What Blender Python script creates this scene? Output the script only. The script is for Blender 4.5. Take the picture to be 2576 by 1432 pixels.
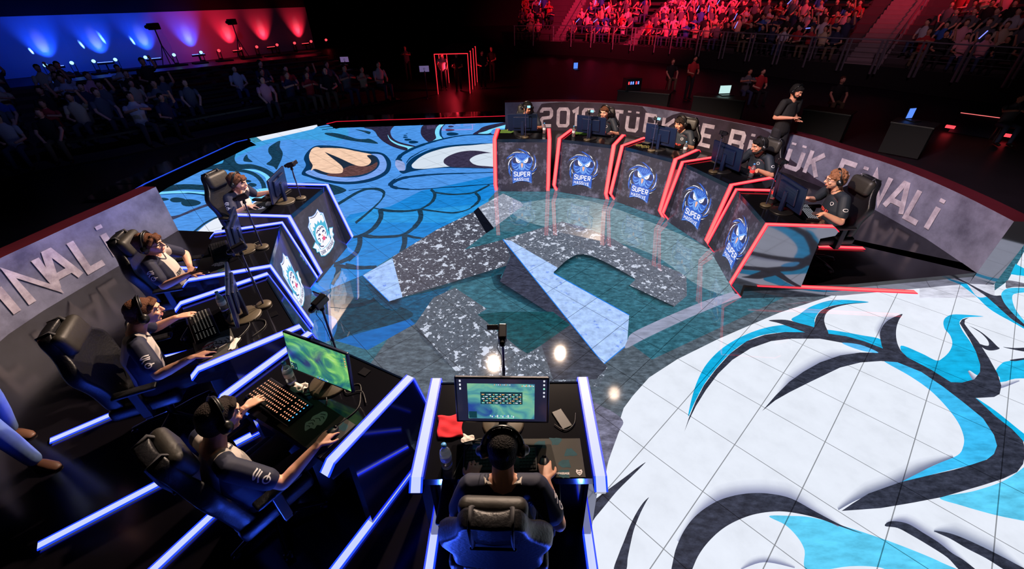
import bpy, bmesh, math, random
from math import sin, cos, pi, radians, sqrt, atan2
from mathutils import Vector, Matrix, Euler

for o in list(bpy.data.objects): bpy.data.objects.remove(o)
random.seed(7)
SC = bpy.context.scene
COL = SC.collection

# ---------------------------------------------------------------- camera
FPX, PT, RO, PY, CH = 1046.112, radians(56.68662), radians(-1.09118), -39.678, 3.2
cam_d = bpy.data.cameras.new('camera'); cam = bpy.data.objects.new('camera', cam_d); COL.objects.link(cam)
cam_d.sensor_fit = 'HORIZONTAL'; cam_d.sensor_width = 36; cam_d.lens = FPX/2576*36
cam_d.shift_y = PY/2576; cam_d.clip_start = .05; cam_d.clip_end = 300
CM = Matrix.Rotation(PT, 3, 'X') @ Matrix.Rotation(RO, 3, 'Z')
cam.matrix_world = Matrix.Translation((0, 0, CH)) @ CM.to_4x4()
SC.camera = cam

def G(u, v, z=0.0):
    """point of the plane at height z seen at photo pixel (u, v)"""
    d = CM @ Vector(((u-1288)/FPX, -(v-716-PY)/FPX, -1))
    t = (z-CH)/d.z
    return Vector((d.x*t, d.y*t, z))

# ---------------------------------------------------------------- view + world
SC.view_settings.view_transform = 'Standard'; SC.view_settings.look = 'None'
SC.view_settings.exposure = 0.0; SC.view_settings.gamma = 1.0; SC.view_settings.use_curve_mapping = False
w = bpy.data.worlds.new('hall_dark'); SC.world = w; w.use_nodes = True
w.node_tree.nodes['Background'].inputs[0].default_value = (.35, .3, .55, 1)
w.node_tree.nodes['Background'].inputs[1].default_value = .012

def spot(name, loc, aim, power, color, size=30, blend=.5, radius=.1):
    l = bpy.data.lights.new(name, 'SPOT'); l.energy = power; l.color = color
    l.spot_size = radians(size); l.spot_blend = blend; l.shadow_soft_size = radius
    o = bpy.data.objects.new(name, l); COL.objects.link(o); o.location = loc
    o.rotation_euler = (Vector(aim)-Vector(loc)).to_track_quat('-Z', 'Y').to_euler()
    return o
WARM = (1, .74, .56)
# stage lamps hung high over the ring; their mirror images are the round glares on the LED floor
def mirror_pos(u, v, h):
    p = G(u, v, -h); return (p.x, p.y, h)
spot('stage_spot', mirror_pos(1242, 915, 7.5), (-.2, 1.3, .9), 5200, WARM, 26, .6, .10)
spot('stage_spot', mirror_pos(1409, 889, 7.5), (-2.6, 2.6, 1.1), 7600, WARM, 40, .6, .10)
spot('stage_spot', mirror_pos(1545, 990, 7.5), (-3.2, 4.4, 1.1), 6200, WARM, 36, .6, .10)
spot('stage_spot', mirror_pos(1545, 990, 7.5), (.5, 1.2, 1.0), 900, WARM, 24, .6, .10)
spot('stage_spot', (-3.5, 1.8, 7.5), (3.6, 5.5, 1.1), 6500, WARM, 34, .6, .10)
spot('stage_spot', (-3.0, 2.4, 7.5), (1.6, 8.4, 1.1), 8000, WARM, 30, .6, .10)
spot('stage_spot', (2.6, 2.0, 7.5), (-2.9, 6.3, 1.1), 2200, (.8, .78, 1), 34, .6, .10)
spot('wall_wash_right', (0.5, 3.0, 7.0), (6.0, 6.4, .6), 2600, (.78, .72, 1), 36, .8, .3)
spot('wall_wash_far', (1, 4.0, 7.0), (2.5, 11, .6), 900, (1, .72, .9), 40, .8, .3)
spot('wall_wash_left', (0, 4.5, 7.0), (-5.4, 5.0, .6), 750, (.7, .78, 1), 34, .8, .3)

# ---------------------------------------------------------------- helpers
def lin(c):
    return tuple((x/255/12.92 if x/255 <= .04045 else ((x/255+.055)/1.055)**2.4) for x in c)
MATS = {}
def mat(name, rgb=(128,128,128), rough=.6, metal=0, em=None, es=1.0, bump=0, bscale=40, var=0, vscale=8, coat=0, spec=.5, alpha=1, trans=0):
    if name in MATS: return MATS[name]
    m = bpy.data.materials.new(name); m.use_nodes = True; nt = m.node_tree; b = nt.nodes['Principled BSDF']
    c = lin(rgb)
    if em and es >= .8: c = (.02, .02, .02)
    b.inputs['Base Color'].default_value = (*c, 1); b.inputs['Roughness'].default_value = rough
    b.inputs['Metallic'].default_value = metal; b.inputs['Specular IOR Level'].default_value = spec
    b.inputs['Coat Weight'].default_value = coat; b.inputs['Coat Roughness'].default_value = .05
    if trans: b.inputs['Transmission Weight'].default_value = trans
    if em:
        b.inputs['Emission Color'].default_value = (*lin(em), 1); b.inputs['Emission Strength'].default_value = es
    tc = nt.nodes.new('ShaderNodeTexCoord')
    if var:
        n = nt.nodes.new('ShaderNodeTexNoise'); n.inputs['Scale'].default_value = vscale; n.inputs['Detail'].default_value = 5
        nt.links.new(tc.outputs['Object'], n.inputs['Vector'])
        mx = nt.nodes.new('ShaderNodeMix'); mx.data_type = 'RGBA'
        mx.inputs['A'].default_value = (*[x*(1-var) for x in c], 1); mx.inputs['B'].default_value = (*[min(1, x*(1+var)) for x in c], 1)
        nt.links.new(n.outputs['Fac'], mx.inputs['Factor']); nt.links.new(mx.outputs['Result'], b.inputs['Base Color'])
    if bump:
        n2 = nt.nodes.new('ShaderNodeTexNoise'); n2.inputs['Scale'].default_value = bscale
        nt.links.new(tc.outputs['Object'], n2.inputs['Vector'])
        bp = nt.nodes.new('ShaderNodeBump'); bp.inputs['Strength'].default_value = bump; bp.inputs['Distance'].default_value = .01
        nt.links.new(n2.outputs['Fac'], bp.inputs['Height']); nt.links.new(bp.outputs['Normal'], b.inputs['Normal'])
    MATS[name] = m; return m

def tag(o, label=None, cat=None, group=None, kind=None):
    if label: o['label'] = label
    if cat: o['category'] = cat
    if group: o['group'] = group
    if kind: o['kind'] = kind
    return o
def empty(name, loc=(0,0,0), rz=0, label=None, cat=None, group=None):
    o = bpy.data.objects.new(name, None); COL.objects.link(o); o.location = loc; o.rotation_euler = (0, 0, rz)
    o.empty_display_size = .1
    return tag(o, label, cat, group)
class MB:
    """collects shapes into one mesh"""
    def __init__(s): s.v = []; s.f = []; s.m = []; s.mi = 0
    def add(s, vs, fs):
        k = len(s.v); s.v += [tuple(p) for p in vs]; s.f += [tuple(i+k for i in f) for f in fs]; s.m += [s.mi]*len(fs)
    def box(s, x0, x1, y0, y1, z0, z1, M=None):
        vs = [Vector((x, y, z)) for z in (z0, z1) for y in (y0, y1) for x in (x0, x1)]
        if M: vs = [M @ p for p in vs]
        s.add(vs, [(0,2,3,1), (4,5,7,6), (0,1,5,4), (2,6,7,3), (0,4,6,2), (1,3,7,5)])
    def rbox(s, x0, x1, y0, y1, z0, z1, r=.02, M=None, n=3):
        """box with rounded vertical and horizontal edges"""
        r = min(r, (x1-x0)/2.01, (y1-y0)/2.01, (z1-z0)/2.01)
        rings = []
        prof = [(r*(1-sin(a)), r*(1-cos(a))) for a in [pi/2*i/n for i in range(n+1)]]
        lay = [(i, z0+dz) for i, dz in [(p[0], p[1]) for p in prof]]
        lay += [(i, z1-dz) for i, dz in [(p[0], p[1]) for p in reversed(prof)]]
        for ins, z in lay:
            ring = []
            rr = max(r-ins*.999, .0005)
            for cx, cy, a0 in ((x1-r, y1-r, 0), (x0+r, y1-r, pi/2), (x0+r, y0+r, pi), (x1-r, y0+r, 3*pi/2)):
                for k in range(n+1):
                    a = a0+pi/2*k/n; ring.append(Vector((cx+rr*cos(a), cy+rr*sin(a), z)))
            rings.append(ring)
        N = len(rings[0]); vs = [p for rg in rings for p in rg]
        if M: vs = [M @ p for p in vs]
        fs = [(j*N+i, j*N+(i+1) % N, (j+1)*N+(i+1) % N, (j+1)*N+i) for j in range(len(rings)-1) for i in range(N)]
        fs += [tuple(reversed(range(N))), tuple((len(rings)-1)*N+i for i in range(N))]
        s.add(vs, fs)
    def tube(s, pts, rad, n=10, cap=True, flat=None, up=None):
        """tube along points; rad number/list; flat = list of (ru, rv) ellipse radii"""
        pts = [Vector(p) for p in pts]
        if len(pts) < 2: return
        R = rad if isinstance(rad, (list, tuple)) else [rad]*len(pts)
        rings = []; prev = None
        for i, p in enumerate(pts):
            t = (pts[min(i+1, len(pts)-1)]-pts[max(i-1, 0)]).normalized()
            if prev is None:
                a = Vector(up) if up else (Vector((0, 0, 1)) if abs(t.z) < .9 else Vector((0, 1, 0)))
                a = (a-t*a.dot(t)).normalized()
            else:
                a = (prev-t*prev.dot(t)).normalized()
            prev = a; b = t.cross(a)
            if flat: ra, rb = flat[i]
            else: ra = rb = R[i]
            rings.append((p, a, b, ra, rb, t))
        vs = []
        L = []
        if cap:
            p, a, b, ra, rb, t = rings[0]
            for q in (0.15, .55): L.append((p-t*min(ra, rb)*cos(q*pi/2)*.95, a, b, ra*sin(q*pi/2), rb*sin(q*pi/2)))
        for p, a, b, ra, rb, t in rings: L.append((p, a, b, ra, rb))
        if cap:
            p, a, b, ra, rb, t = rings[-1]
            for q in (.55, .15): L.append((p+t*min(ra, rb)*cos(q*pi/2)*.95, a, b, ra*sin(q*pi/2), rb*sin(q*pi/2)))
        for p, a, b, ra, rb in L:
            for k in range(n):
                g = 2*pi*k/n; vs.append(p+a*cos(g)*ra+b*sin(g)*rb)
        fs = [(j*n+i, j*n+(i+1) % n, (j+1)*n+(i+1) % n, (j+1)*n+i) for j in range(len(L)-1) for i in range(n)]
        fs += [tuple(reversed(range(n))), tuple((len(L)-1)*n+i for i in range(n))]
        s.add(vs, fs)
    def ell(s, c, r, M=None, nu=14, nv=9):
        """ellipsoid centre c radii r rotated by M (3x3)"""
        c = Vector(c); vs = []; M = M or Matrix.Identity(3)
        for j in range(1, nv):
            th = pi*j/nv
            for i in range(nu):
                ph = 2*pi*i/nu; vs.append(c+M @ Vector((r[0]*sin(th)*cos(ph), r[1]*sin(th)*sin(ph), r[2]*cos(th))))
        a = len(vs); vs.append(c+M @ Vector((0, 0, r[2]))); vs.append(c-M @ Vector((0, 0, r[2])))
        fs = [(j*nu+i, (j+1)*nu+i, (j+1)*nu+(i+1) % nu, j*nu+(i+1) % nu) for j in range(nv-2) for i in range(nu)]
        fs += [(a, i, (i+1) % nu) for i in range(nu)] + [(a+1, (nv-2)*nu+(i+1) % nu, (nv-2)*nu+i) for i in range(nu)]
        s.add(vs, fs)
    def lathe(s, prof, c=(0,0,0), n=20):
        vs = [Vector((c[0]+r*cos(2*pi*k/n), c[1]+r*sin(2*pi*k/n), c[2]+z)) for r, z in prof for k in range(n)]
        fs = [(j*n+i, j*n+(i+1) % n, (j+1)*n+(i+1) % n, (j+1)*n+i) for j in range(len(prof)-1) for i in range(n)]
        fs += [tuple(reversed(range(n))), tuple((len(prof)-1)*n+i for i in range(n))]
        s.add(vs, fs)
    def prism(s, poly, f0, f1):
        """extrude 2D poly between mapping functions f0(p), f1(p)"""
        n = len(poly); vs = [f0(p) for p in poly]+[f1(p) for p in poly]
        fs = [tuple(range(n)), tuple(reversed(range(n, 2*n)))]+[(i, i+n, (i+1) % n+n, (i+1) % n) for i in range(n)]
        s.add(vs, fs)
    def quad(s, a, b, c, d): s.add([a, b, c, d], [(0, 1, 2, 3)])
    def build(s, name, mats, parent=None, smooth=False, loc=None, rot=None, fix=True):
        me = bpy.data.meshes.new(name); me.from_pydata(s.v, [], s.f)
        for m_ in (mats if isinstance(mats, (list, tuple)) else [mats]): me.materials.append(m_)
        if any(s.m): me.polygons.foreach_set('material_index', s.m)
        if fix:
            bm = bmesh.new(); bm.from_mesh(me); bmesh.ops.recalc_face_normals(bm, faces=bm.faces); bm.to_mesh(me); bm.free()
        if smooth: me.polygons.foreach_set('use_smooth', [True]*len(me.polygons))
        me.update()
        o = bpy.data.objects.new(name, me); COL.objects.link(o)
        if parent: o.parent = parent
        if loc: o.location = loc
        if rot: o.rotation_euler = rot
        return o
def crom(pts, k=5, closed=True):
    """Catmull-Rom through 2D points"""
    n = len(pts); out = []
    R = range(n) if closed else range(n-1)
    for i in R:
        if closed: p0, p1, p2, p3 = pts[i-1], pts[i], pts[(i+1) % n], pts[(i+2) % n]
        else: p0, p1, p2, p3 = pts[max(i-1, 0)], pts[i], pts[i+1], pts[min(i+2, n-1)]
        for j in range(k):
            t = j/k
            out.append(tuple(.5*(2*b+(c-a)*t+(2*a-5*b+4*c-d)*t*t+(-a+3*b-3*c+d)*t**3) for a, b, c, d in zip(p0, p1, p2, p3)))
    if not closed: out.append(tuple(pts[-1]))
    return out
def stroke2(pts, wd):
    """outline polygon of a 2D polyline, width number or list"""
    n = len(pts); W = wd if isinstance(wd, (list, tuple)) else [wd]*n
    if len(W) != n: W = [W[0]+(W[-1]-W[0])*i/(n-1) if len(W) == 2 else W[min(int(i*len(W)/n), len(W)-1)] for i in range(n)]
    L, R = [], []
    for i, p in enumerate(pts):
        a = pts[max(i-1, 0)]; b = pts[min(i+1, n-1)]
        dx, dy = b[0]-a[0], b[1]-a[1]; l = math.hypot(dx, dy) or 1
        nx, ny = -dy/l, dx/l; h = W[i]/2
        L.append((p[0]+nx*h, p[1]+ny*h)); R.append((p[0]-nx*h, p[1]-ny*h))
    return L, R
# ================================================================ LED floor
def led_mat(name, kind):
    m = bpy.data.materials.new(name); m.use_nodes = True; nt = m.node_tree; N = nt.nodes; Lk = nt.links
    b = N['Principled BSDF']; b.inputs['Base Color'].default_value = (.012, .012, .016, 1); b.inputs['Roughness'].default_value = .035
    b.inputs['Specular IOR Level'].default_value = .75
    at = N.new('ShaderNodeAttribute'); at.attribute_name = 'col'
    tc = N.new('ShaderNodeTexCoord')
    def noise(sc, det=4, rough=.6, st=None):
        n = N.new('ShaderNodeTexNoise'); n.inputs['Scale'].default_value = sc; n.inputs['Detail'].default_value = det; n.inputs['Roughness'].default_value = rough
        if st:
            mp = N.new('ShaderNodeMapping'); mp.inputs['Scale'].default_value = st; mp.inputs['Rotation'].default_value = (0, 0, .3)
            Lk.new(tc.outputs['Object'], mp.inputs['Vector']); Lk.new(mp.outputs['Vector'], n.inputs['Vector'])
        else: Lk.new(tc.outputs['Object'], n.inputs['Vector'])
        return n.outputs['Fac']
    def ramp(f, stops):
        r = N.new('ShaderNodeValToRGB'); r.color_ramp.elements[0].position = stops[0][0]; r.color_ramp.elements[1].position = stops[-1][0]
        r.color_ramp.elements[0].color = (*[stops[0][1]]*3, 1); r.color_ramp.elements[1].color = (*[stops[-1][1]]*3, 1)
        for p, v in stops[1:-1]:
            e = r.color_ramp.elements.new(p); e.color = (v, v, v, 1)
        Lk.new(f, r.inputs['Fac']); return r.outputs['Color']
    def mul(a, b_):
        x = N.new('ShaderNodeMix'); x.data_type = 'RGBA'; x.blend_type = 'MULTIPLY'; x.inputs['Factor'].default_value = 1
        Lk.new(a, x.inputs['A']); Lk.new(b_, x.inputs['B']); return x.outputs['Result']
    c = at.outputs['Color']
    if kind == 'mottle':
        c = mul(c, ramp(noise(9, 6, .72, (1, 2.2, 1)), [(.3, .35), (.5, .95), (.72, 1.9)]))
    elif kind == 'soft':
        c = mul(c, ramp(noise(5, 6, .62, (1, 3, 1)), [(.3, .72), (.5, 1.0), (.75, 1.28)]))
    elif kind == 'pale':
        c = mul(c, ramp(noise(4, 5, .6), [(.3, .93), (.5, 1.0), (.75, 1.05)]))
    elif kind == 'splat':
        base = mul(c, ramp(noise(26, 5, .75), [(.3, .45), (.55, 1.0), (.75, 1.7)]))
        wm = N.new('ShaderNodeMix'); wm.data_type = 'RGBA'; wm.inputs['B'].default_value = (.62, .68, .82, 1)
        f1 = ramp(noise(7.5, 8, .66), [(.572, 0), (.588, 1)]); f2 = ramp(noise(21, 6, .6), [(.608, 0), (.628, 1)])
        ad = N.new('ShaderNodeMix'); ad.data_type = 'RGBA'; ad.blend_type = 'LIGHTEN'; ad.inputs['Factor'].default_value = 1
        Lk.new(f1, ad.inputs['A']); Lk.new(f2, ad.inputs['B']); Lk.new(ad.outputs['Result'], wm.inputs['Factor']); Lk.new(base, wm.inputs['A'])
        c = wm.outputs['Result']
    elif kind == 'frost':
        wm = N.new('ShaderNodeMix'); wm.data_type = 'RGBA'; wm.inputs['B'].default_value = (.10, .22, .85, 1)
        Lk.new(ramp(noise(9, 5, .6), [(.60, 0), (.70, .8)]), wm.inputs['Factor']); Lk.new(c, wm.inputs['A']); c = mul(wm.outputs['Result'], ramp(noise(12, 5, .6), [(.3, .75), (.6, 1.1), (.8, 1.3)]))
    # cabinet joints of the LED floor: a square grid of dark hairlines
    mp = N.new('ShaderNodeMapping'); mp.vector_type = 'TEXTURE'
    mp.inputs['Location'].default_value = (2.41911, 4.01382, 0); mp.inputs['Rotation'].default_value = (0, 0, radians(-47.39175)); mp.inputs['Scale'].default_value = (.512841, .512841*1.117608, 1)
    Lk.new(tc.outputs['Object'], mp.inputs['Vector'])
    sp = N.new('ShaderNodeSeparateXYZ'); Lk.new(mp.outputs['Vector'], sp.inputs['Vector'])
    outs = []
    for ax in ('X', 'Y'):
        fr = N.new('ShaderNodeMath'); fr.operation = 'PINGPONG'; fr.inputs[1].default_value = .5; Lk.new(sp.outputs[ax], fr.inputs[0])
        ls = N.new('ShaderNodeMath'); ls.operation = 'GREATER_THAN'; ls.inputs[1].default_value = .0065 if ax == 'X' else .0055; Lk.new(fr.outputs[0], ls.inputs[0])
        outs.append(ls.outputs[0])
    mm = N.new('ShaderNodeMath'); mm.operation = 'MULTIPLY'; Lk.new(outs[0], mm.inputs[0]); Lk.new(outs[1], mm.inputs[1])
    ma = N.new('ShaderNodeMath'); ma.operation = 'MULTIPLY_ADD'; ma.inputs[1].default_value = .68; ma.inputs[2].default_value = .32; Lk.new(mm.outputs[0], ma.inputs[0])
    Lk.new(c, b.inputs['Emission Color']); Lk.new(ma.outputs[0], b.inputs['Emission Strength'])
    return m
LEDM = [led_mat('led_floor_plain', 'plain'), led_mat('led_floor_mottled', 'mottle'), led_mat('led_floor_soft', 'soft'), led_mat('led_floor_splatter', 'splat'), led_mat('led_floor_frost', 'frost'), led_mat('led_floor_pale', 'pale')]
PLAIN, MOT, SOFT, SPL, FRO, PALE = range(6)
Z = dict(P=(0,0,1), Z1=(1500,720,5.114), Z2=(1500,980,3.1686), Z3=(2000,740,3.977), Z4=(1200,480,5.114), Z5=(900,480,5.115), Z6=(1000,720,5.114), Z7=(800,320,5.724),
         ZA=(380,290,2.927), ZB=(1500,700,1.956), ZC=(860,470,2.477), ZR=(2076,1080,4.068), ZQ=(2376,540,4.475), ZS=(1500,1130,4.742), ZL=(380,300,4.773), ZT=(820,290,5.855), ZD=(780,560,3.581))
def px(z, p):
    a, b_, s = Z[z]; return (a+p[0]/s, b_+p[1]/s)
FV, FF, FM, FC = [], [], [], []
_lay = [0]
def face(pxs, col, m):
    _lay[0] += 1; z = _lay[0]*.00005; k = len(FV)
    for p in pxs: FV.append(G(p[0], p[1], z))
    FF.append(tuple(range(k, k+len(pxs)))); FM.append(m); FC.append([col]*len(pxs))
def strip(L, R, cl, cr, m):
    _lay[0] += 1; z = _lay[0]*.00005; k = len(FV)
    for a, b_ in zip(L, R): FV.append(G(a[0], a[1], z)); FV.append(G(b_[0], b_[1], z))
    for i in range(len(L)-1):
        FF.append((k+2*i, k+2*i+1, k+2*i+3, k+2*i+2)); FM.append(m)
        ca = cl[i] if isinstance(cl, list) else cl; cb = cl[i+1] if isinstance(cl, list) else cl
        FC.append([ca, cr, cr, cb])
def P(z, pts, rgb, m=PLAIN, sm=True):
    q = [px(z, p) for p in pts]
    face(crom(q, 5) if sm else q, lin(rgb), m)
def S(z, pts, wd, rgb, m=PLAIN, closed=False):
    q = crom([px(z, p) for p in pts], 6, False); s = Z[z][2]
    W = [x/s for x in wd] if isinstance(wd, list) else wd/s
    L, R = stroke2(q, W); strip(L, R, lin(rgb), lin(rgb), m)
def EL(z, c, rgb, m=PLAIN):
    x, y, w_, h = c; P(z, [(x+w_/2*cos(a), y+h/2*sin(a)-sin(a)*cos(a)*h*.12) for a in [2*pi*i/18 for i in range(18)]], rgb, m, False)
def GR(z, pts, off, c0, c1, m=PLAIN):
    """soft shading beside a curve: c0 on the curve fading to c1 at offset"""
    q = crom([px(z, p) for p in pts], 6, False); n = len(q); s = Z[z][2]
    L = list(q); R = []
    for i, p in enumerate(q):
        a = q[max(i-1, 0)]; b_ = q[min(i+1, n-1)]; dx, dy = b_[0]-a[0], b_[1]-a[1]; l = math.hypot(dx, dy) or 1
        e = min(1, 3.5*min(i, n-1-i)/n+.05); R.append((p[0]-dy/l*off/s*e, p[1]+dx/l*off/s*e)); L[i] = (p[0]+dy/l*off/s*.3, p[1]-dx/l*off/s*.3)
    A, B = lin(c0), lin(c1); n2 = 4
    for k in range(n2):
        t0, t1 = k/n2, (k+1)/n2
        la = [(a[0]+(b_[0]-a[0])*t0, a[1]+(b_[1]-a[1])*t0) for a, b_ in zip(L, R)]; lb = [(a[0]+(b_[0]-a[0])*t1, a[1]+(b_[1]-a[1])*t1) for a, b_ in zip(L, R)]
        f = lambda t: tuple(x+(y-x)*(t*t*(3-2*t)) for x, y in zip(A, B))
        strip(la, lb, f(t0), f(t1), m)

TEAL=(54,106,124); DTEAL=(22,60,84); GREY=(86,98,110); WHITE=(232,238,250); DARK=(48,52,68); CY=(20,180,232); CY2=(96,208,248)
FB=(78,150,232); FB2=(24,132,214); FB3=(10,104,184); DT=(10,66,104); INK=(6,52,92); CL=(128,222,255); PUR=(44,40,66); PEACH=(246,206,178); BRN=(98,66,66)
# ---- ground colours
P('P', [(640,349),(822,314),(1275,302),(1500,300),(2300,480),(2490,560),(2576,545),(3100,600),(3100,1700),(1300,1700),(900,1250),(560,1000),(430,620),(300,520),(392,488)], TEAL, MOT, False)
P('P', [(985,840),(1100,770),(1300,1000),(1500,800),(1640,905),(1800,830),(1990,740),(2200,740),(2200,1500),(1000,1500),(900,960)], GREY, MOT, False)
P('P', [(640,349),(822,314),(1275,302),(1330,302),(1330,470),(1250,480),(1205,527),(987,646),(912,693),(870,720),(700,760),(430,620),(392,488)], FB2, SOFT, False)
P('P', [(912,693),(980,757),(1060,720),(1140,716),(1044,815),(925,881),(843,857),(780,800),(800,740)], (14,84,122), MOT, False)
P('P', [(843,857),(906,838),(975,820),(1031,803),(1044,815),(925,881)], FB3, SOFT, False)
P('P', [(820,750),(960,760),(1040,790),(980,818),(900,835),(840,850)], (14,62,84), MOT)
P('P', [(780,790),(843,800),(843,840),(820,860),(780,850)], FB3, SOFT)
P('P', [(1290,520),(1450,500),(1640,560),(1800,640),(1850,740),(1760,720),(1640,640),(1480,590),(1330,560)], (116,146,158), MOT)
# ---- bright upper face
P('P', [(640,349),(822,314),(1275,302),(1330,302),(1330,420),(1250,440),(1130,466),(1060,480),(980,520),(880,540),(830,590),(700,600),(430,600),(392,488)], FB, SOFT, False)
P('ZL', [(640,590),(750,520),(1180,270),(1640,140),(2291,80),(2291,250),(1600,250),(1100,420),(900,560)], (64,160,226), SOFT)
# ---- head of the blue emblem
P('ZL', [(1240,290),(1060,370),(1010,440),(1010,500),(1060,540),(1200,540),(1350,580),(1460,640),(1520,690),(1450,720),(1390,660),(1250,600),(1120,600),(900,610),(740,605),(560,612),(700,560),(850,530),(880,480),(980,420),(1100,340)], DTEAL, MOT)
P('ZL', [(1120,600),(1300,620),(1420,690),(1460,740),(1400,780),(1370,700),(1280,640)], CL)
S('ZL', [(930,605),(1150,630),(1280,690),(1350,790),(1350,900)], [30,60], DTEAL, MOT)
EL('ZL', (1165,745,80,34), DTEAL); EL('ZL', (1215,790,110,50), DTEAL)
P('ZL', [(1160,870),(1400,830),(1410,920),(1200,990),(1180,930)], CL)
P('ZL', [(1230,1000),(1320,960),(1330,1000),(1200,1040)], WHITE)
P('ZL', [(1550,260),(1545,330),(1580,400),(1570,470),(1530,560),(1505,605),(1470,570),(1385,540),(1430,500),(1450,460),(1410,400),(1415,340),(1480,290)], DTEAL, MOT)
P('ZL', [(1150,425),(1170,470),(1220,512),(1150,512),(1110,500),(1115,460)], DTEAL, MOT)
P('ZL', [(65,860),(180,800),(400,780),(560,785),(720,800),(760,860),(600,852),(400,845),(200,865)], DTEAL, MOT)
P('ZL', [(60,885),(250,864),(500,868),(780,890),(780,918),(500,895),(250,890),(60,905)], CL)
S('ZL', [(60,908),(400,890),(600,905),(790,945)], [6,14,22], INK)
EL('ZL', (150,962,130,38), DTEAL); EL('ZL', (322,970,190,60), DTEAL); EL('ZL', (480,1005,240,86), DTEAL)
P('ZL', [(180,1175),(330,1150),(500,1080),(790,975),(800,1000),(550,1090),(380,1160),(210,1220)], (60,66,96), MOT)
P('ZL', [(555,1352),(650,1270),(760,1200),(870,1155),(1000,1150),(1000,1352)], WHITE, PLAIN, False)
S('ZL', [(515,1352),(640,1255),(740,1200),(870,1150)], [24,18], DTEAL)
P('ZL', [(1265,215),(1990,66),(2000,85),(1950,118),(1330,260)], WHITE, PLAIN, False)
P('ZL', [(1180,232),(1265,215),(1330,260),(1240,290)], (60,140,170), MOT, False)
# brow horn
P('ZT', [(0,258),(150,265),(300,300),(450,345),(560,352),(650,350),(770,418),(600,405),(400,380),(200,340),(0,285)], DTEAL, MOT)
P('ZT', [(430,208),(560,225),(655,245),(635,280),(560,250)], DTEAL)
S('ZT', [(-60,215),(200,180),(400,165),(620,182),(700,215),(735,250),(770,312)], [10,14,20,14], INK)
S('ZT', [(-100,180),(200,158),(500,150),(840,160)], [6,40], DTEAL, MOT)
P('ZT', [(560,185),(700,160),(830,135),(1080,128),(1010,160),(965,205),(950,260),(990,340),(1100,400),(1345,468),(1200,520),(1000,470),(850,390),(765,310),(735,250),(690,215)], PUR, MOT)
P('ZT', [(912,288),(950,350),(1050,410),(1190,450),(1310,475),(1205,518),(1195,482),(1060,440),(960,385),(918,325)], CL)
P('ZT', [(1500,112),(1750,106),(1650,170),(1610,250),(1625,330),(1560,388),(1520,402),(1450,350),(1400,280),(1400,200),(1430,150)], PUR, MOT)
P('ZT', [(1735,106),(1778,106),(1705,170),(1668,230),(1672,300),(1718,345),(1560,388),(1622,338),(1605,260),(1622,190),(1668,140)], CL)
S('ZT', [(1785,106),(1715,170),(1688,230),(1695,300),(1735,350)], [12,22,26,18], INK)
for e in ((1885,128,60,16),(1842,167,86,28),(1828,217,138,38),(1865,277,182,50),(1192,272,36,8),(1170,296,56,14),(1172,324,74,22),(1208,360,108,32),(1290,396,146,44)): EL('ZT', e, INK)
P('ZT', [(2170,288),(2250,220),(2350,160),(2700,95),(2700,140),(2500,190),(2420,240),(2440,275),(2440,292)], PUR, MOT)
P('ZT', [(2240,268),(2350,235),(2440,200),(2700,130),(2700,190),(2480,200),(2400,268)], CL)
S('ZT', [(1085,690),(1070,640),(1120,580),(1220,520),(1345,465),(1540,400),(1750,345),(2000,300),(2200,288),(2480,288)], [90,60,44,40,34,26,20,16,14,14], INK)
P('ZT', [(1040,660),(1150,700),(1165,800),(1120,845),(1060,800),(1020,730)], (150,170,225), SOFT)
P('ZT', [(1165,810),(1190,720),(1260,640),(1380,570),(1600,485),(1900,435),(2440,412),(2440,432),(2100,447),(1800,477),(1550,542),(1380,622),(1280,712),(1264,750),(1300,785),(1500,787),(1800,757),(2440,755),(2440,785),(1700,778),(1300,822),(1140,862),(1080,820)], INK, PLAIN)
S('ZT', [(1185,700),(1240,630),(1320,580),(1450,510),(1600,475)], [14,18,14,10,4], INK)
P('ZT', [(1262,745),(1290,700),(1400,610),(1550,540),(1800,475),(2100,446),(2600,432),(2600,700),(2000,760),(1815,757),(1500,786),(1400,790),(1300,782)], (214,226,240), PLAIN)
P('ZT', [(2600,590),(2430,553),(2200,522),(2000,535),(1850,580),(1750,640),(1733,690),(1762,725),(1850,762),(2100,770),(2600,764)], (58,52,78), MOT)
P('ZT', [(2600,560),(2430,556),(2300,568),(2190,600),(2120,650),(2135,690),(2200,730),(2330,748),(2600,746)], (214,226,240), PLAIN)
S('ZT', [(2480,843),(2000,857),(1700,866),(1400,888),(1150,922),(1010,975),(960,1020),(1000,1062),(1150,1085),(1350,1094),(1700,1068),(2100,1040),(2480,1010)], [12,18,22,30,40,50,56,44,26,14,12,14,10], INK)
S('ZT', [(1110,878),(1020,935),(940,1000),(930,1040)], [6,18,30], INK)
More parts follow.
